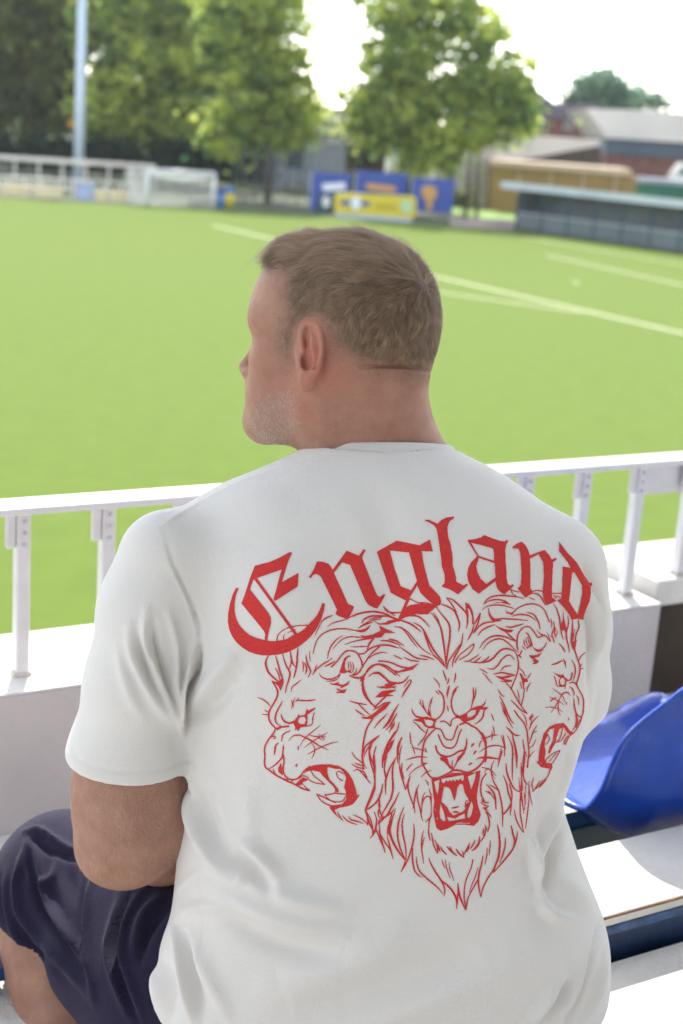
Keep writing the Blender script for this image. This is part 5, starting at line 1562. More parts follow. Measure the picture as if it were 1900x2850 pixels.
# folds of the cloth: polyline in the frame, width, height (mm)
FOLDS = [
    ([(450, 1480), (470, 1560), (515, 1660), (545, 1750), (545, 1830), (520, 1930), (508, 2010)], 5, 1.6),      # shoulder seam
    ([(455, 1480), (478, 1560), (523, 1660), (553, 1750), (552, 1830)], 8, -1.3),
    ([(440, 1470), (560, 1395), (700, 1330), (820, 1285)], 5, 1.0),
    ([(408, 1700), (405, 1780), (430, 1850), (460, 1930), (490, 2000), (508, 2040)], 13, 6.0),
    ([(425, 1740), (430, 1800), (450, 1870), (478, 1950), (500, 2000)], 11, -5.5),
    ([(470, 1710), (490, 1800), (485, 1900), (490, 1960), (505, 2010)], 11, 5.0),
    ([(360, 1740), (370, 1820), (400, 1890), (440, 1960), (475, 2010)], 15, 4.5),
    ([(385, 1760), (395, 1830), (420, 1900), (455, 1960)], 12, -4.0),
    ([(330, 1780), (340, 1860), (365, 1940), (400, 2000)], 16, 2.2),
    ([(535, 1790), (530, 1860), (505, 1930), (503, 1980), (512, 2025)], 10, 6.0),
    ([(555, 1800), (545, 1870), (522, 1930), (518, 1990), (520, 2040)], 8, -9.0),
    ([(520, 1975), (560, 1930), (610, 1870), (660, 1810)], 22, 5.0),
    ([(530, 2010), (580, 1975), (630, 1930), (680, 1870)], 20, -3.5),
    ([(525, 2040), (560, 2110), (580, 2180), (600, 2260)], 24, 3.5),
    ([(540, 2150), (535, 2240), (560, 2330), (610, 2410), (670, 2450)], 20, 7.0),
    ([(580, 2160), (575, 2250), (600, 2330), (650, 2390)], 24, -5.0),
    ([(665, 2335), (720, 2375), (760, 2420), (775, 2450)], 22, 6.0),
    ([(640, 2370), (700, 2420), (750, 2470), (765, 2500)], 20, -7.0),
    ([(690, 2440), (760, 2480), (860, 2510), (960, 2530)], 26, 6.0),
    ([(560, 2460), (660, 2510), (780, 2560), (920, 2590), (1000, 2600)], 34, 5.0),
    ([(600, 2520), (700, 2590), (820, 2640), (950, 2655)], 30, -5.0),
    ([(500, 2540), (580, 2520), (660, 2540)], 18, 3.5),
    ([(478, 2560), (505, 2640), (520, 2730), (535, 2850)], 12, 6.0),
    ([(500, 2580), (530, 2660), (545, 2740), (560, 2850)], 13, -6.5),
    ([(530, 2590), (560, 2680), (600, 2760), (640, 2850)], 22, 4.0),
    ([(430, 2640), (450, 2560), (490, 2480), (560, 2420)], 7, 1.6),
    ([(440, 2660), (470, 2700), (480, 2780), (470, 2850)], 16, -5.0),
    ([(420, 2690), (440, 2740), (445, 2800)], 14, 4.5),
    ([(1580, 2230), (1540, 2280), (1515, 2350), (1500, 2430)], 16, 6.0),
    ([(1600, 2260), (1545, 2350), (1520, 2430), (1505, 2500)], 20, -9.0),
    ([(1475, 2320), (1488, 2400), (1500, 2470), (1515, 2530)], 12, 6.5),
    ([(1500, 2510), (1540, 2545), (1600, 2560)], 16, 6.0),
    ([(1555, 2440), (1600, 2480), (1640, 2540)], 26, 4.0),
    ([(1675, 2560), (1650, 2650), (1620, 2740), (1580, 2850)], 10, -7.0),
    ([(1660, 2600), (1640, 2680), (1600, 2760), (1560, 2830)], 14, 5.5),
    ([(1690, 2620), (1675, 2700), (1650, 2790), (1620, 2850)], 9, 4.5),
    ([(1560, 2740), (1520, 2790), (1480, 2850)], 20, 5.0),
    ([(1600, 2720), (1540, 2800), (1500, 2860)], 14, -4.0),
    ([(1640, 1640), (1660, 1720), (1660, 1790), (1650, 1850)], 10, 6.0),
    ([(1655, 1640), (1676, 1710), (1672, 1790)], 9, -6.0),
    ([(1630, 1680), (1645, 1750), (1645, 1830), (1640, 1950)], 9, -4.5),
    ([(1620, 1560), (1650, 1620), (1680, 1690)], 12, -3.0),
    ([(1655, 1880), (1652, 1940), (1645, 1990)], 9, -4.0),
    ([(1600, 2080), (1580, 2150), (1565, 2210)], 12, 3.0),
    ([(1450, 2150), (1460, 2250), (1470, 2340)], 18, 3.0),
    ([(1530, 1950), (1525, 2050), (1500, 2150)], 22, 2.5),
    ([(700, 2180), (690, 2270), (700, 2350)], 30, 2.5),
    ([(1150, 2560), (1050, 2640), (900, 2700), (760, 2740)], 60, 5.0),
    ([(1350, 2640), (1200, 2720), (1000, 2780), (800, 2820)], 50, -4.5),
    ([(1480, 2640), (1350, 2720), (1150, 2790), (950, 2850)], 50, 4.5),
    ([(960, 1330), (1060, 1420), (1090, 1600), (1080, 1900)], 60, -3.0),      # spine
    ([(760, 1500), (780, 1650), (800, 1800)], 110, 5.0),                        # shoulder blades
    ([(1350, 1480), (1340, 1620), (1330, 1760)], 110, 4.0),
]
def fold_shirt(v, n):
    fr = np.stack([950 + FPX * v[:, 0] / v[:, 2], 1425 + FPX * v[:, 1] / v[:, 2]], 1)
    view = v / np.linalg.norm(v, axis=1)[:, None]
    facing = smoothstep(.05, .45, -(n * view).sum(1))
    disp = np.zeros(len(v))
    for pts, w, a in FOLDS:
        c = _spline(pts, 6.0)
        lo, hi = c.min(0) - 4 * w, c.max(0) + 4 * w
        k = np.where(((fr > lo) & (fr < hi)).all(1))[0]
        if not len(k): continue
        dd, t = poly_dist(fr[k], c[::2] if len(c) > 8 else c)
        disp[k] += a * .0023 * np.exp(-(dd / w) ** 2) * np.clip(np.sin(np.pi * np.clip(t, .03, .97)), 0, 1) ** .6
    # sleeve hem: a turned band with a stitch line
    s = (v - HEM_L) @ ARM_AX
    onsl = (fr[:, 0] < 560) & (fr[:, 1] > 1950)
    disp += onsl * (-.0012) * np.exp(-((s + .017) / .0022) ** 2)
    disp += onsl * .0010 * smoothstep(-.017, -.014, s)
    # slow unevenness of worn cotton
    x, y = fr[:, 0] / 100, fr[:, 1] / 100
    disp += .0006 * (np.sin(x * 1.9 + 1.3 * np.sin(y * 1.1)) + np.sin(y * 2.3 + 1.7 * np.sin(x * 1.3) + 1)) 
    return v + n * (disp * facing)[:, None]
def skin_material():
    m = mat('skin', (.50, .27, .20), .52, spec=.35)
    nt = m.node_tree; b = nt.nodes['Principled BSDF']
    tc = nt.nodes.new('ShaderNodeTexCoord')
    n = nt.nodes.new('ShaderNodeTexNoise'); n.inputs['Scale'].default_value = 30; n.inputs['Detail'].default_value = 9
    n.inputs['Roughness'].default_value = .65
    nt.links.new(tc.outputs['Object'], n.inputs['Vector'])
    r = nt.nodes.new('ShaderNodeValToRGB')
    r.color_ramp.elements[0].position = .3; r.color_ramp.elements[1].position = .72
    r.color_ramp.elements[0].color = (.34, .165, .112, 1); r.color_ramp.elements[1].color = (.46, .255, .178, 1)
    nt.links.new(n.outputs['Fac'], r.inputs['Fac'])
    at_ = nt.nodes.new('ShaderNodeAttribute'); at_.attribute_name = 'flush'
    mx = nt.nodes.new('ShaderNodeMix'); mx.data_type = 'RGBA'
    mx.inputs['B'].default_value = (.50, .17, .125, 1)
    nt.links.new(at_.outputs['Fac'], mx.inputs['Factor']); nt.links.new(r.outputs['Color'], mx.inputs['A'])
    at2 = nt.nodes.new('ShaderNodeAttribute'); at2.attribute_name = 'scalp'
    mx2 = nt.nodes.new('ShaderNodeMix'); mx2.data_type = 'RGBA'
    mx2.inputs['B'].default_value = (.12, .078, .052, 1)
    nt.links.new(at2.outputs['Fac'], mx2.inputs['Factor']); nt.links.new(mx.outputs['Result'], mx2.inputs['A'])
    nt.links.new(mx2.outputs['Result'], b.inputs['Base Color'])
    b.inputs['Subsurface Weight'].default_value = .12
    b.inputs['Subsurface Radius'].default_value = (1, .35, .2)
    b.inputs['Subsurface Scale'].default_value = .006
    v = nt.nodes.new('ShaderNodeTexVoronoi'); v.inputs['Scale'].default_value = 900
    nt.links.new(tc.outputs['Object'], v.inputs['Vector'])
    n2 = nt.nodes.new('ShaderNodeTexNoise'); n2.inputs['Scale'].default_value = 260; n2.inputs['Detail'].default_value = 4
    nt.links.new(tc.outputs['Object'], n2.inputs['Vector'])
    ad = nt.nodes.new('ShaderNodeMath'); ad.operation = 'ADD'
    nt.links.new(v.outputs['Distance'], ad.inputs[0]); nt.links.new(n2.outputs['Fac'], ad.inputs[1])
    bp = nt.nodes.new('ShaderNodeBump'); bp.inputs['Strength'].default_value = .55; bp.inputs['Distance'].default_value = .0014
    nt.links.new(ad.outputs[0], bp.inputs['Height']); nt.links.new(bp.outputs['Normal'], b.inputs['Normal'])
    return m
def cloth_material(name, col, rough, wave, strength, sheen=.0, col2=None):
    m = mat(name, col, rough, spec=.2)
    nt = m.node_tree; b = nt.nodes['Principled BSDF']
    tc = nt.nodes.new('ShaderNodeTexCoord')
    n = nt.nodes.new('ShaderNodeTexNoise'); n.inputs['Scale'].default_value = wave; n.inputs['Detail'].default_value = 3
    nt.links.new(tc.outputs['Object'], n.inputs['Vector'])
    n2 = nt.nodes.new('ShaderNodeTexNoise'); n2.inputs['Scale'].default_value = wave * .18; n2.inputs['Detail'].default_value = 4
    nt.links.new(tc.outputs['Object'], n2.inputs['Vector'])
    ad = nt.nodes.new('ShaderNodeMath'); ad.operation = 'MULTIPLY_ADD'; ad.inputs[1].default_value = .7
    nt.links.new(n2.outputs['Fac'], ad.inputs[0]); nt.links.new(n.outputs['Fac'], ad.inputs[2])
    bp = nt.nodes.new('ShaderNodeBump'); bp.inputs['Strength'].default_value = strength; bp.inputs['Distance'].default_value = .001
    nt.links.new(ad.outputs[0], bp.inputs['Height']); nt.links.new(bp.outputs['Normal'], b.inputs['Normal'])
    b.inputs['Sheen Weight'].default_value = sheen
    if col2:
        r = nt.nodes.new('ShaderNodeValToRGB')
        r.color_ramp.elements[0].position = .35; r.color_ramp.elements[1].position = .65
        r.color_ramp.elements[0].color = (*col2, 1); r.color_ramp.elements[1].color = (*col, 1)
        nt.links.new(n2.outputs['Fac'], r.inputs['Fac']); nt.links.new(r.outputs['Color'], b.inputs['Base Color'])
    return m

PERSON_AT = Vector(at(900, 2950, 1.78)); PERSON_AT.z = FLOOR_Z
person = tag(empty('person', PERSON_AT), 'man seen from behind in a white printed T-shirt and navy shorts, seated, head turned left', 'person')
M_SKIN = skin_material()
M_SHIRT = cloth_material('white_cotton', (.82, .785, .745), .92, 1500, .9, .6)
M_INK = cloth_material('red_ink', (.66, .050, .048), .80, 1700, .35, 0, (.60, .040, .040))
M_SHORTS = cloth_material('navy_cotton', (.019, .015, .042), .92, 1500, .5, .08, (.014, .011, .031))

# --- body: one continuous skin surface (fine around the head, coarser below the collar)
def d_body(p):
    d = d_torso(p, -.016)
    d = smax(d, (T_V[3] - p[:, 1]), .03)
    arm = d_chain(p, [(Q(470, 1590, 1.66), .050), (Q(392, 1950, 1.690), .058), (Q(366, 2180, 1.712), .0650), (Q(356, 2300, 1.722), .0560), (Q(345, 2352, 1.725), .0440)], .03)
    arm = smin(arm, d_ell(p, Q(385, 2250, 1.722), (.064, .072, .062)), .03)
    arm = smin(arm, d_ell(p, Q(302, 2368, 1.712), (.030, .028, .030)), .03)           # elbow
    fore = d_chain(p, [(Q(350, 2350, 1.730), .044), (Q(450, 2345, 1.82), .050), (Q(560, 2330, 1.95), .042), (Q(680, 2320, 2.04), .031), (Q(730, 2322, 2.08), .030)], .02)
    arm = smin(arm, fore, .03)
    d = smin(d, arm, .03)
    arm = d_chain(p, [(Q(1545, 1600, 1.70), .048), (Q(1560, 1900, 1.79), .046), (Q(1470, 2090, 1.92), .045), (Q(1370, 2200, 2.02), .042), (Q(1200, 2260, 2.08), .031), (Q(1120, 2275, 2.10), .030)], .02)
    d = smin(d, arm, .03)
    # legs
    leg = d_chain(p, [(Q(640, 2760, 1.80), .100), (Q(400, 2570, 1.92), .082), (Q(165, 2440, 2.02), .066), (Q(140, 2570, 1.985), .067), (Q(162, 2700, 1.955), .0635), (Q(194, 2850, 1.930), .0590), (Q(235, 3100, 1.925), .045), (ANKLE_L, .038)], .03)
    d = smin(d, leg, .03)
    leg = d_chain(p, [(Q(1260, 2760, 1.82), .100), (Q(1200, 2600, 2.02), .082), (Q(1150, 2480, 2.20), .066), (Q(1170, 2700, 2.20), .062), (Q(1180, 2950, 2.18), .05), (ANKLE_R, .038)], .03)
    d = smin(d, leg, .03)
    # clasped hands: palms, four fingers each and thumbs
    for (w, k, sgn) in ((Q(730, 2322, 2.08), Q(840, 2340, 2.11), 1), (Q(1120, 2275, 2.10), Q(1010, 2310, 2.12), -1)):
        d = smin(d, d_cap(p, w, k, .028, .030), .02)
        for j in range(4):
            o = np.array([0, -.024 + .017 * j, -.004 * j])
            L = (.032, .036, .034, .027)[j]
            a = k + o + np.array([sgn * .016, 0, .004]); b = a + np.array([sgn * L, .006, .012]); c = b + np.array([sgn * L * .35, .004, L * .75])
            d = np.minimum(d, d_chain(p, [(a, .0092), (b, .0086), (c, .0074)]))
        a = k + np.array([sgn * -.012, -.026, -.008]); b = a + np.array([sgn * .028, -.016, -.006]); c = b + np.array([sgn * .026, .002, .0])
        d = smin(d, d_chain(p, [(a, .0115), (b, .0100), (c, .0085)]), .006)
    return d
def ankle(px, py, d):
    w = at(px, py, d); w[2] = FLOOR_Z + .085
    return w_sculpt(w)
ANKLE_L = ankle(235, 3100, 1.925); ANKLE_R = ankle(1180, 2950, 2.18)
hv, hf = surface(d_headneck, Q(610, 600, 1.56) + [0, 0, -.02], Q(1370, 1390, 1.62) + [.02, .01, .24], .0021)
# trim the head piece below the collar
bv_lo = np.array([-.47, .06, 1.52]); bv_hi = np.array([.40, 1.05, 2.42])
bv, bf = surface(d_body, bv_lo, bv_hi, .0072)
bv = relax(bv, bf, 1, .4)
body_v = np.vstack([q_world(hv), q_world(bv)])
body_f = np.vstack([hf, bf + len(hv)])
body_me = mesh_np('body', body_v, body_f)
body = link_mesh('body', body_me, M_SKIN, person, True, True)
# colouring of the skin itself: ruddy ear, cheek and neck; close-cropped scalp
fr = np.stack([950 + FPX * hv[:, 0] / hv[:, 2], 1425 + FPX * hv[:, 1] / hv[:, 2]], 1)
hl = head_local(hv)
flush = np.zeros(len(body_v)); scalp = np.zeros(len(body_v))
def blob(x, y, rx, ry): return np.exp(-((fr[:, 0] - x) / rx) ** 2 - ((fr[:, 1] - y) / ry) ** 2)
flush[:len(hv)] = np.clip(.75 * blob(868, 980, 42, 100) + .45 * blob(800, 1130, 70, 80) + .40 * blob(940, 1030, 60, 60) + .12 * blob(1020, 1120, 150, 120) + .3 * blob(720, 960, 50, 60), 0, .85)

# --- shirt
sv, sf = surface(d_shirt, [-.36, (1170 - 1425) / FPX * 1.7, 1.53], [.36, .70, 1.96], .0029)
sn = vnormals(sv, sf)
sv = relax(sv, sf, 2, .4)
sv = fold_shirt(sv, sn)
sv = relax(sv, sf, 1, .2)
shirt_w = q_world(sv)
shirt = link_mesh('t_shirt', mesh_np('t_shirt', shirt_w, sf), M_SHIRT, person, True, True)
shirt['label'] = 'white cotton T-shirt with a red lion print on the back'
# --- ribbed collar of the shirt
def ring_band(rings):
    n = len(rings[0]); v = np.vstack(rings); k = len(rings); f = []
    for i in range(k):
        for j in range(n):
            a, b = i * n + j, i * n + (j + 1) % n
            c, d = ((i + 1) % k) * n + (j + 1) % n, ((i + 1) % k) * n + j
            f.append((a, b, c, d))
    return v, np.array(f)
th = np.linspace(0, 2 * np.pi, 220, endpoint=False)
cu, cw = (1058 - 950) / FPX * 1.72, 1.722
def collar_ring(a, b, dv):
    x, y = np.cos(th), np.sin(th)                      # y<0 towards the viewer
    v = -.0800 + .030 * np.clip(y, 0, 1) ** 1.5 + dv + .0012 * np.abs(x) ** 3
    rib = 0.0004 * np.sin(th * 110)
    return np.stack([cu + (a + rib) * x, v, cw + (b + rib) * y], 1)
rings = [collar_ring(.0860, .0700, .0000), collar_ring(.0872, .0712, -.0012), collar_ring(.0885, .0730, .0004), collar_ring(.0935, .0790, .0085), collar_ring(.0998, .0876, .0170), collar_ring(.0990, .0868, .0186), collar_ring(.0950, .0830, .0180), collar_ring(.0900, .0750, .0105)]
cv, cf = ring_band(rings)
link_mesh('collar', mesh_np('collar', q_world(cv), cf), M_SHIRT, shirt, True, True)

# --- the print: ink lying on the cloth
bvh = BVHTree.FromPolygons([tuple(x) for x in shirt_w], [tuple(int(k) for k in x) for x in sf])
m2 = ink_mask(2)
m1 = m2.reshape(m2.shape[0] // 2, 2, m2.shape[1] // 2, 2).sum((1, 3)) >= 2
H_, W_ = m1.shape
need = np.zeros((H_ + 1, W_ + 1), bool)
for a in (0, 1):
    for b in (0, 1): need[a:a + H_, b:b + W_] |= m1
ids = np.full(need.shape, -1, np.int64)
pv = []
O = Vector(CAM_C)
for r, c in np.argwhere(need):
    hit, nor, _, dist = bvh.ray_cast(O, Vector(ray(INK_BOX[0] + c, INK_BOX[1] + r)).normalized(), 2.4)
    if hit is None or dist > 2.1: continue
    ids[r, c] = len(pv)
    if nor.dot(hit - O) > 0: nor = -nor
    pv.append(hit + nor * .0006)
cells = np.argwhere(m1)
quad = np.stack([ids[cells[:, 0], cells[:, 1]], ids[cells[:, 0] + 1, cells[:, 1]], ids[cells[:, 0] + 1, cells[:, 1] + 1], ids[cells[:, 0], cells[:, 1] + 1]], 1)
quad = quad[(quad >= 0).all(1)]
print_o = link_mesh('shirt_print', mesh_np('shirt_print', np.array(pv), quad), M_INK, shirt, True, True)
print_o['label'] = 'red print of three roaring lion heads under the word England'

# --- shorts
def d_shorts(p):
    d = d_chain(p, [(Q(660, 2790, 1.80), .130), (Q(420, 2600, 1.905), .112), (Q(180, 2450, 2.005), .099)], .03)
    d = smin(d, d_ell(p, Q(330, 2690, 1.875), (.085, .085, .090)), .05)
    d = smin(d, d_ell(p, Q(150, 2520, 1.985), (.078, .085, .085)), .04)
    d = smin(d, d_ell(p, Q(470, 2790, 1.80), (.10, .10, .10)), .05)
    a, b, c = Q(-10, 2520, 2.00), Q(300, 2838, 1.86), Q(150, 2480, 2.16)
    n = np.cross(b - a, c - a); n /= np.linalg.norm(n)
    if (Q(450, 2560, 1.85) - a) @ n > 0: n = -n
    cut = (p - a) @ n
    d = smax(d, cut, .006)
    r = d_chain(p, [(Q(1240, 2790, 1.82), .130), (Q(1190, 2620, 2.02), .110), (Q(1150, 2500, 2.20), .095)], .03)
    d = smin(d, r, .05)
    pel = d_ell(p, Q(950, 2800, 1.80), (.23, .12, .13))
    d = smin(d, pel, .06)
    o = d_chain(p, [(Q(420, 2640, 1.91), .085), (Q(165, 2480, 2.02), .088), (Q(60, 2560, 2.03), .085), (Q(120, 2760, 1.95), .085)])
    return smax(d, -smax(o, -(cut + .05), .01), .004)
kv, kf = surface(d_shorts, [-.50, .42, 1.60], [.30, .86, 2.36], .0042)
kn = vnormals(kv, kf)
SHORT_FOLDS = [
    ([(70, 2315), (110, 2312), (160, 2345), (240, 2380)], 7, 9), ([(75, 2330), (150, 2370), (235, 2395)], 8, -6), ([(68, 2318), (75, 2350), (60, 2400), (45, 2470), (55, 2540), (75, 2600)], 8, 7),
    ([(90, 2330), (110, 2400), (130, 2480), (170, 2560), (215, 2640), (245, 2700)], 10, 8), ([(75, 2370), (95, 2450), (130, 2540), (180, 2620), (230, 2700)], 11, -8),
    ([(160, 2380), (150, 2440), (120, 2470), (135, 2520), (175, 2580), (240, 2680)], 9, 6), ([(50, 2520), (90, 2590), (150, 2660), (210, 2720), (265, 2790)], 9, 7),
    ([(45, 2560), (80, 2630), (130, 2680), (190, 2740)], 10, -7), ([(265, 2420), (240, 2500), (235, 2600), (250, 2700), (265, 2790)], 7, 7), ([(245, 2430), (225, 2520), (222, 2620), (240, 2710)], 8, -6),
    ([(340, 2480), (310, 2580), (300, 2660), (330, 2760), (370, 2850)], 7, 7), ([(360, 2470), (325, 2580), (318, 2660), (350, 2760), (390, 2850)], 9, -9),
    ([(400, 2470), (350, 2560), (338, 2660), (350, 2720), (400, 2850)], 9, 7), ([(450, 2490), (395, 2560), (370, 2660)], 12, 6), ([(470, 2520), (410, 2600), (385, 2690)], 10, -6),
    ([(337, 2690), (370, 2698), (410, 2702)], 4, 3), ([(110, 2330), (200, 2360), (240, 2372)], 5, -4), ([(20, 2420), (15, 2500), (30, 2570), (70, 2650)], 10, 5), ([(0, 2450), (5, 2520), (25, 2590)], 9, -4),
    ([(150, 2430), (180, 2480), (200, 2560)], 16, 4), ([(200, 2420), (205, 2500), (215, 2580)], 14, -4)]
fk = np.stack([950 + FPX * kv[:, 0] / kv[:, 2], 1425 + FPX * kv[:, 1] / kv[:, 2]], 1)
view = kv / np.linalg.norm(kv, axis=1)[:, None]
fac = smoothstep(.0, .4, -(kn * view).sum(1)); disp = np.zeros(len(kv))
for pts, w, a in SHORT_FOLDS:
    c = _spline(pts, 6.0)
    dd, t = poly_dist(fk, c[::2])
    disp += a * .0017 * np.exp(-(dd / w) ** 2) * np.clip(np.sin(np.pi * np.clip(t, .03, .97)), 0, 1) ** .6
kv = kv + kn * (disp * fac)[:, None]
kv = relax(kv, kf, 3, .45)
shorts = link_mesh('shorts', mesh_np('shorts', q_world(kv), kf), M_SHORTS, person, True, True)
shorts['label'] = 'creased navy cotton shorts'

# --- shoes on the floor (below the frame)
M_SHOE = mat('white_leather', (.7, .7, .68), .5)
for A in (ANKLE_L, ANKLE_R):
    w = q_world(A)
    def d_shoe(p, w=w):
        d = d_cap(p, np.array([w[0], w[1] - .03, FLOOR_Z + .045]), np.array([w[0] - .02, w[1] + .16, FLOOR_Z + .036]), .044, .034)
        d = smin(d, d_cap(p, np.array([w[0], w[1], FLOOR_Z + .05]), np.array([w[0], w[1], FLOOR_Z + .10]), .045, .046), .03)
        return smax(d, FLOOR_Z + .002 - p[:, 2], .006)
    v_, f_ = surface(d_shoe, w + [-.09, -.12, -.13], w + [.09, .25, .10], .008)
    link_mesh('shoe', mesh_np('shoe', v_, f_), M_SHOE, person, True, True)

# --- hair
hn = vnormals(hv, hf)
cen = hv.mean(0)
if ((hv - cen) * hn).sum() < 0: hn = -hn
def hair_material(name, dark, light, rough):
    m = mat(name, dark, rough, spec=.22)
    nt = m.node_tree; b = nt.nodes['Principled BSDF']
    a = nt.nodes.new('ShaderNodeAttribute'); a.attribute_name = 'tone'
    r = nt.nodes.new('ShaderNodeValToRGB')
    r.color_ramp.elements[0].color = (*dark, 1); r.color_ramp.elements[1].color = (*light, 1)
    nt.links.new(a.outputs['Fac'], r.inputs['Fac']); nt.links.new(r.outputs['Color'], b.inputs['Base Color'])
    return m
M_HAIR = hair_material('brown_hair', (.062, .037, .023), (.60, .42, .28), .6)
M_STUBBLE = hair_material('fair_stubble', (.30, .21, .15), (.74, .64, .54), .5)
hair_sheet = [(318, 292), (380, 322), (462, 340), (446, 420), (428, 500), (432, 560), (452, 615), (420, 690), (388, 760), (402, 820), (432, 885), (462, 820), (500, 715), (522, 672), (590, 632), (664, 652), (704, 740), (744, 806), (800, 856), (880, 915), (1000, 935), (1180, 950), (1330, 975)]
vis = (hn * hv).sum(1) < 0
def locate(px, py):
    d2 = (fr[:, 0] - px) ** 2 + (fr[:, 1] - py) ** 2 + np.where(vis, 0, 1e7)
    k = np.argsort(d2)[:6]; k = k[np.argmin(hv[k, 2])]
    return hl[k]
hp_line = [locate(*p) for p in ear_pts(hair_sheet)]
hair_poly = [(q[0], q[2]) for q in hp_line]
hair_poly += [(-.22, hair_poly[-1][1] - .004), (-.22, .25), (.25, .25), (.25, hair_poly[0][1] + .002)]
hair_poly = np.array(hair_poly)
def inside(pt, poly):
    ins = np.zeros(len(pt), bool)
    for (ax, ay), (bx, by) in zip(poly, np.roll(poly, -1, 0)):
        if ay == by: continue
        ins ^= ((ay > pt[:, 1]) != (by > pt[:, 1])) & (pt[:, 0] < (bx - ax) * (pt[:, 1] - ay) / (by - ay) + ax)
    return ins
fu = hl[:, [0, 2]]
edge, _ = poly_dist(fu, hair_poly[:len(hp_line)])
depth_in = np.where(inside(fu, hair_poly), edge, -edge)
d_earv = d_ear(hv)
offear = d_earv > .004
scalp[:len(hv)] = smoothstep(-.026, .026, depth_in) * offear * .66
stub_poly = np.array([(684, 1120), (735, 1085), (800, 1060), (836, 1085), (848, 1180), (812, 1275), (690, 1245), (670, 1190)])
stub_e, _ = poly_dist(fr, np.vstack([stub_poly, stub_poly[:1]]))
stub = (inside(fr, stub_poly) & vis) * smoothstep(0, 45, stub_e)
scalp[:len(hv)] = np.maximum(scalp[:len(hv)], stub * .04)
for nm, arr in (('flush', flush), ('scalp', scalp)):
    at_ = body_me.attributes.new(nm, 'FLOAT', 'POINT'); at_.data.foreach_set('value', arr.astype(np.float32))
CROWN = hv[np.argmin((fr[:, 0] - 1172) ** 2 + (fr[:, 1] - 800) ** 2 + np.where(vis, 0, 1e7))]

def strands(n, weight, length_fn, flow_fn, lift_fn, width, segs, clump, name, material, kinds, hv=hv, hf=hf, hn=hn):
    tri = np.vstack([hf[:, [0, 1, 2]], hf[:, [0, 2, 3]]])
    w = weight[tri].mean(1)
    area = np.linalg.norm(np.cross(hv[tri[:, 1]] - hv[tri[:, 0]], hv[tri[:, 2]] - hv[tri[:, 0]]), axis=1)
    pr = w * area; pr /= pr.sum()
    k = rng.choice(len(tri), n, p=pr)
    b = rng.random((n, 2)); s = b.sum(1) > 1; b[s] = 1 - b[s]
    B = np.stack([1 - b.sum(1), b[:, 0], b[:, 1]], 1)
    root = (hv[tri[k]] * B[:, :, None]).sum(1)
    nor = (hn[tri[k]] * B[:, :, None]).sum(1); nor /= np.linalg.norm(nor, axis=1)[:, None]
    loc = head_local(root)
    L = length_fn(loc, root) * (.75 + .5 * rng.random(n))
    t = flow_fn(loc, root, nor)
    t += rng.normal(0, .20, t.shape)
    sw = np.sin(loc @ np.array([95., 70., 60.])) * .35 + np.sin(loc @ np.array([-60., 120., 85.]) + 1) * .30 + np.sin(loc @ np.array([190., 40., -150.])) * .18
    t += np.cross(nor, t) * sw[:, None]
    if clump:
        near = np.exp(-(np.linalg.norm(root - CROWN, axis=1) / .022) ** 2)[:, None]
        t = t * (1 - .75 * near) + near * (1.1 * HF - .5 * HU + .5 * HL)
        stray = rng.random(n) < .035
        L = np.where(stray, L * 1.5, L)
    t -= nor * (t * nor).sum(1)[:, None]; t /= np.maximum(np.linalg.norm(t, axis=1), 1e-9)[:, None]
    lift = lift_fn(loc) * (.7 + .6 * rng.random(n))
    if clump: lift = np.where(stray, lift + .35, lift)
    side = np.cross(nor, t)
    S = np.linspace(0, 1, segs + 1)
    wav = .05 * np.sin(loc[:, 0] * 160 + loc[:, 1] * 90)
    P = []
    for s_ in S:
        x = L * s_
        P.append(root + t * (x * np.cos(lift * (1 - .5 * s_)))[:, None] + nor * (x * np.sin(lift * (1 - .62 * s_)) - x * x * 3.2)[:, None] + side * (x * wav * math.sin(3 * s_))[:, None])
    P = np.stack(P, 1)                                  # n, segs+1, 3
    if clump:
        from mathutils.kdtree import KDTree
        nc = clump; kd = KDTree(nc); ci = rng.choice(n, nc, replace=False)
        for j, c in enumerate(ci): kd.insert(root[c], j)
        kd.balance()
        own = np.array([ci[kd.find(r)[1]] for r in root])
        for j, s_ in enumerate(S):
            g = .62 * s_ ** 1.3 * smoothstep(.006, .02, L)[:, None] if np.ndim(L) else .5
            P[:, j] += (P[own, j] + (root - root[own]) * .30 - P[:, j]) * g
    wd = width * (.7 + .6 * rng.random(n))
    V = np.empty((n, segs + 1, 2, 3))
    for j, s_ in enumerate(S):
        hw = (wd * (1 - .75 * s_) * .5)[:, None] * side
        V[:, j, 0] = P[:, j] - hw; V[:, j, 1] = P[:, j] + hw
    base = (np.arange(n) * (segs + 1) * 2)[:, None]
    F = []
    for j in range(segs):
        o = j * 2
        F.append(base + np.array([o, o + 1, o + 3, o + 2]))
    F = np.vstack(F)
    me = mesh_np(name, q_world(V.reshape(-1, 3)), F)
    tone = np.clip(rng.beta(*kinds, n), 0, 1)
    if clump: tone = np.clip(.45 * tone + .55 * tone[own] + .26 * smoothstep(.045, .095, loc[:, 2]), 0, 1)  # tone raised on top: light on the head put into the hair colour
    a = me.attributes.new('tone', 'FLOAT', 'POINT'); a.data.foreach_set('value', np.repeat(tone, (segs + 1) * 2).astype(np.float32))
    return link_mesh(name, me, material, person, True, True)

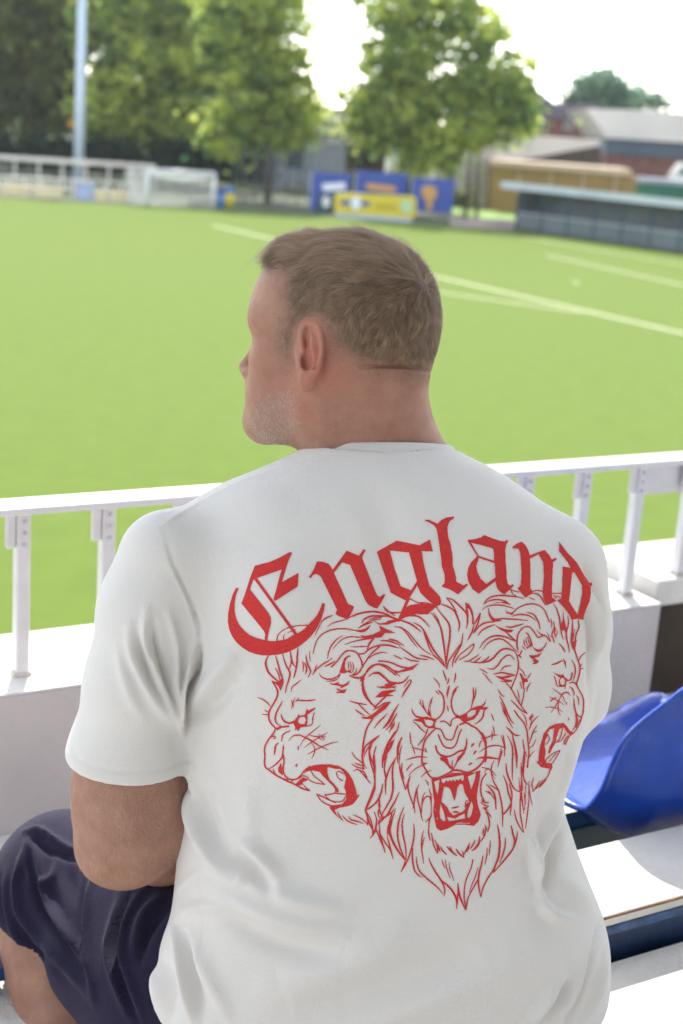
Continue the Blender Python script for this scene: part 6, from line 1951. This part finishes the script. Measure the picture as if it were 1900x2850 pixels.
def hair_len(loc, root):
    top = smoothstep(.035, .085, loc[:, 2]); front = smoothstep(.0, .09, loc[:, 0])
    L = .011 + .024 * top + .014 * top * front
    low = smoothstep(-.085, .02, loc[:, 2])
    e, _ = poly_dist(loc[:, [0, 2]], hair_poly[:len(hp_line)])
    return np.maximum(L * (.30 + .70 * low) * (.30 + .70 * smoothstep(0, .024, np.where(inside(loc[:, [0, 2]], hair_poly), e, 0))), .0024)
def hair_flow(loc, root, nor):
    d = root - CROWN
    d -= nor * (d * nor).sum(1)[:, None]; d /= np.maximum(np.linalg.norm(d, axis=1), 1e-9)[:, None]
    down = -HU - nor * (-(nor @ HU))[:, None]
    sidew = smoothstep(.075, .02, loc[:, 2])[:, None]
    fwd = HF + .35 * HL
    fwd = fwd - nor * (nor @ fwd)[:, None]
    topw = smoothstep(.05, .09, loc[:, 2])[:, None] * smoothstep(-.06, .02, loc[:, 0])[:, None]
    return d * (1 - .55 * topw) + down * .75 * sidew + fwd * .7 * topw
def hair_lift(loc):
    return .42 + .30 * smoothstep(.05, .09, loc[:, 2]) * smoothstep(.03, .09, loc[:, 0]) - .12 * smoothstep(0, -.06, loc[:, 2])
far_low = smoothstep(-.01, -.06, hl[:, 2])
sideb = np.exp(-((fr[:, 0] - 790) / 26) ** 2 - ((fr[:, 1] - 950) / 52) ** 2) * vis
wgt = np.maximum(smoothstep(-.016 - .022 * far_low, .026, depth_in) ** 1.4, .55 * sideb) * offear * (hl[:, 0] < .10)
hair = strands(52000, wgt, hair_len, hair_flow, hair_lift, .00030, 4, 2600, 'hair', M_HAIR, (2.0, 3.2))
hair['label'] = 'short light brown hair, swept forward on top and faded at the nape'
stubble = strands(5200, stub * offear * 1.0, lambda l, r: np.full(len(l), .0030), lambda l, r, n_: (-HU + .25 * HF) + 0 * r, lambda l: np.full(len(l), .55), .00020, 2, 0, 'stubble', M_STUBBLE, (2, 2))

# fine fair hair on the arm
bn = vnormals(bv, bf)
if ((bv - bv.mean(0)) * bn).sum() < 0: bn = -bn
fb = np.stack([950 + FPX * bv[:, 0] / bv[:, 2], 1425 + FPX * bv[:, 1] / bv[:, 2]], 1)
armw = ((fb[:, 0] > 190) & (fb[:, 0] < 520) & (fb[:, 1] > 2130) & (fb[:, 1] < 2450) & (bv[:, 2] < 1.82)).astype(float)
arm_hair = strands(2600, armw, lambda l, r: np.full(len(l), .0085), lambda l, r, n_: ARM_AX + np.array([.35, 0, -.2]) + 0 * r, lambda l: np.full(len(l), .35), .00016, 3, 0, 'arm_hair', M_STUBBLE, (3, 2), bv, bf, bn)
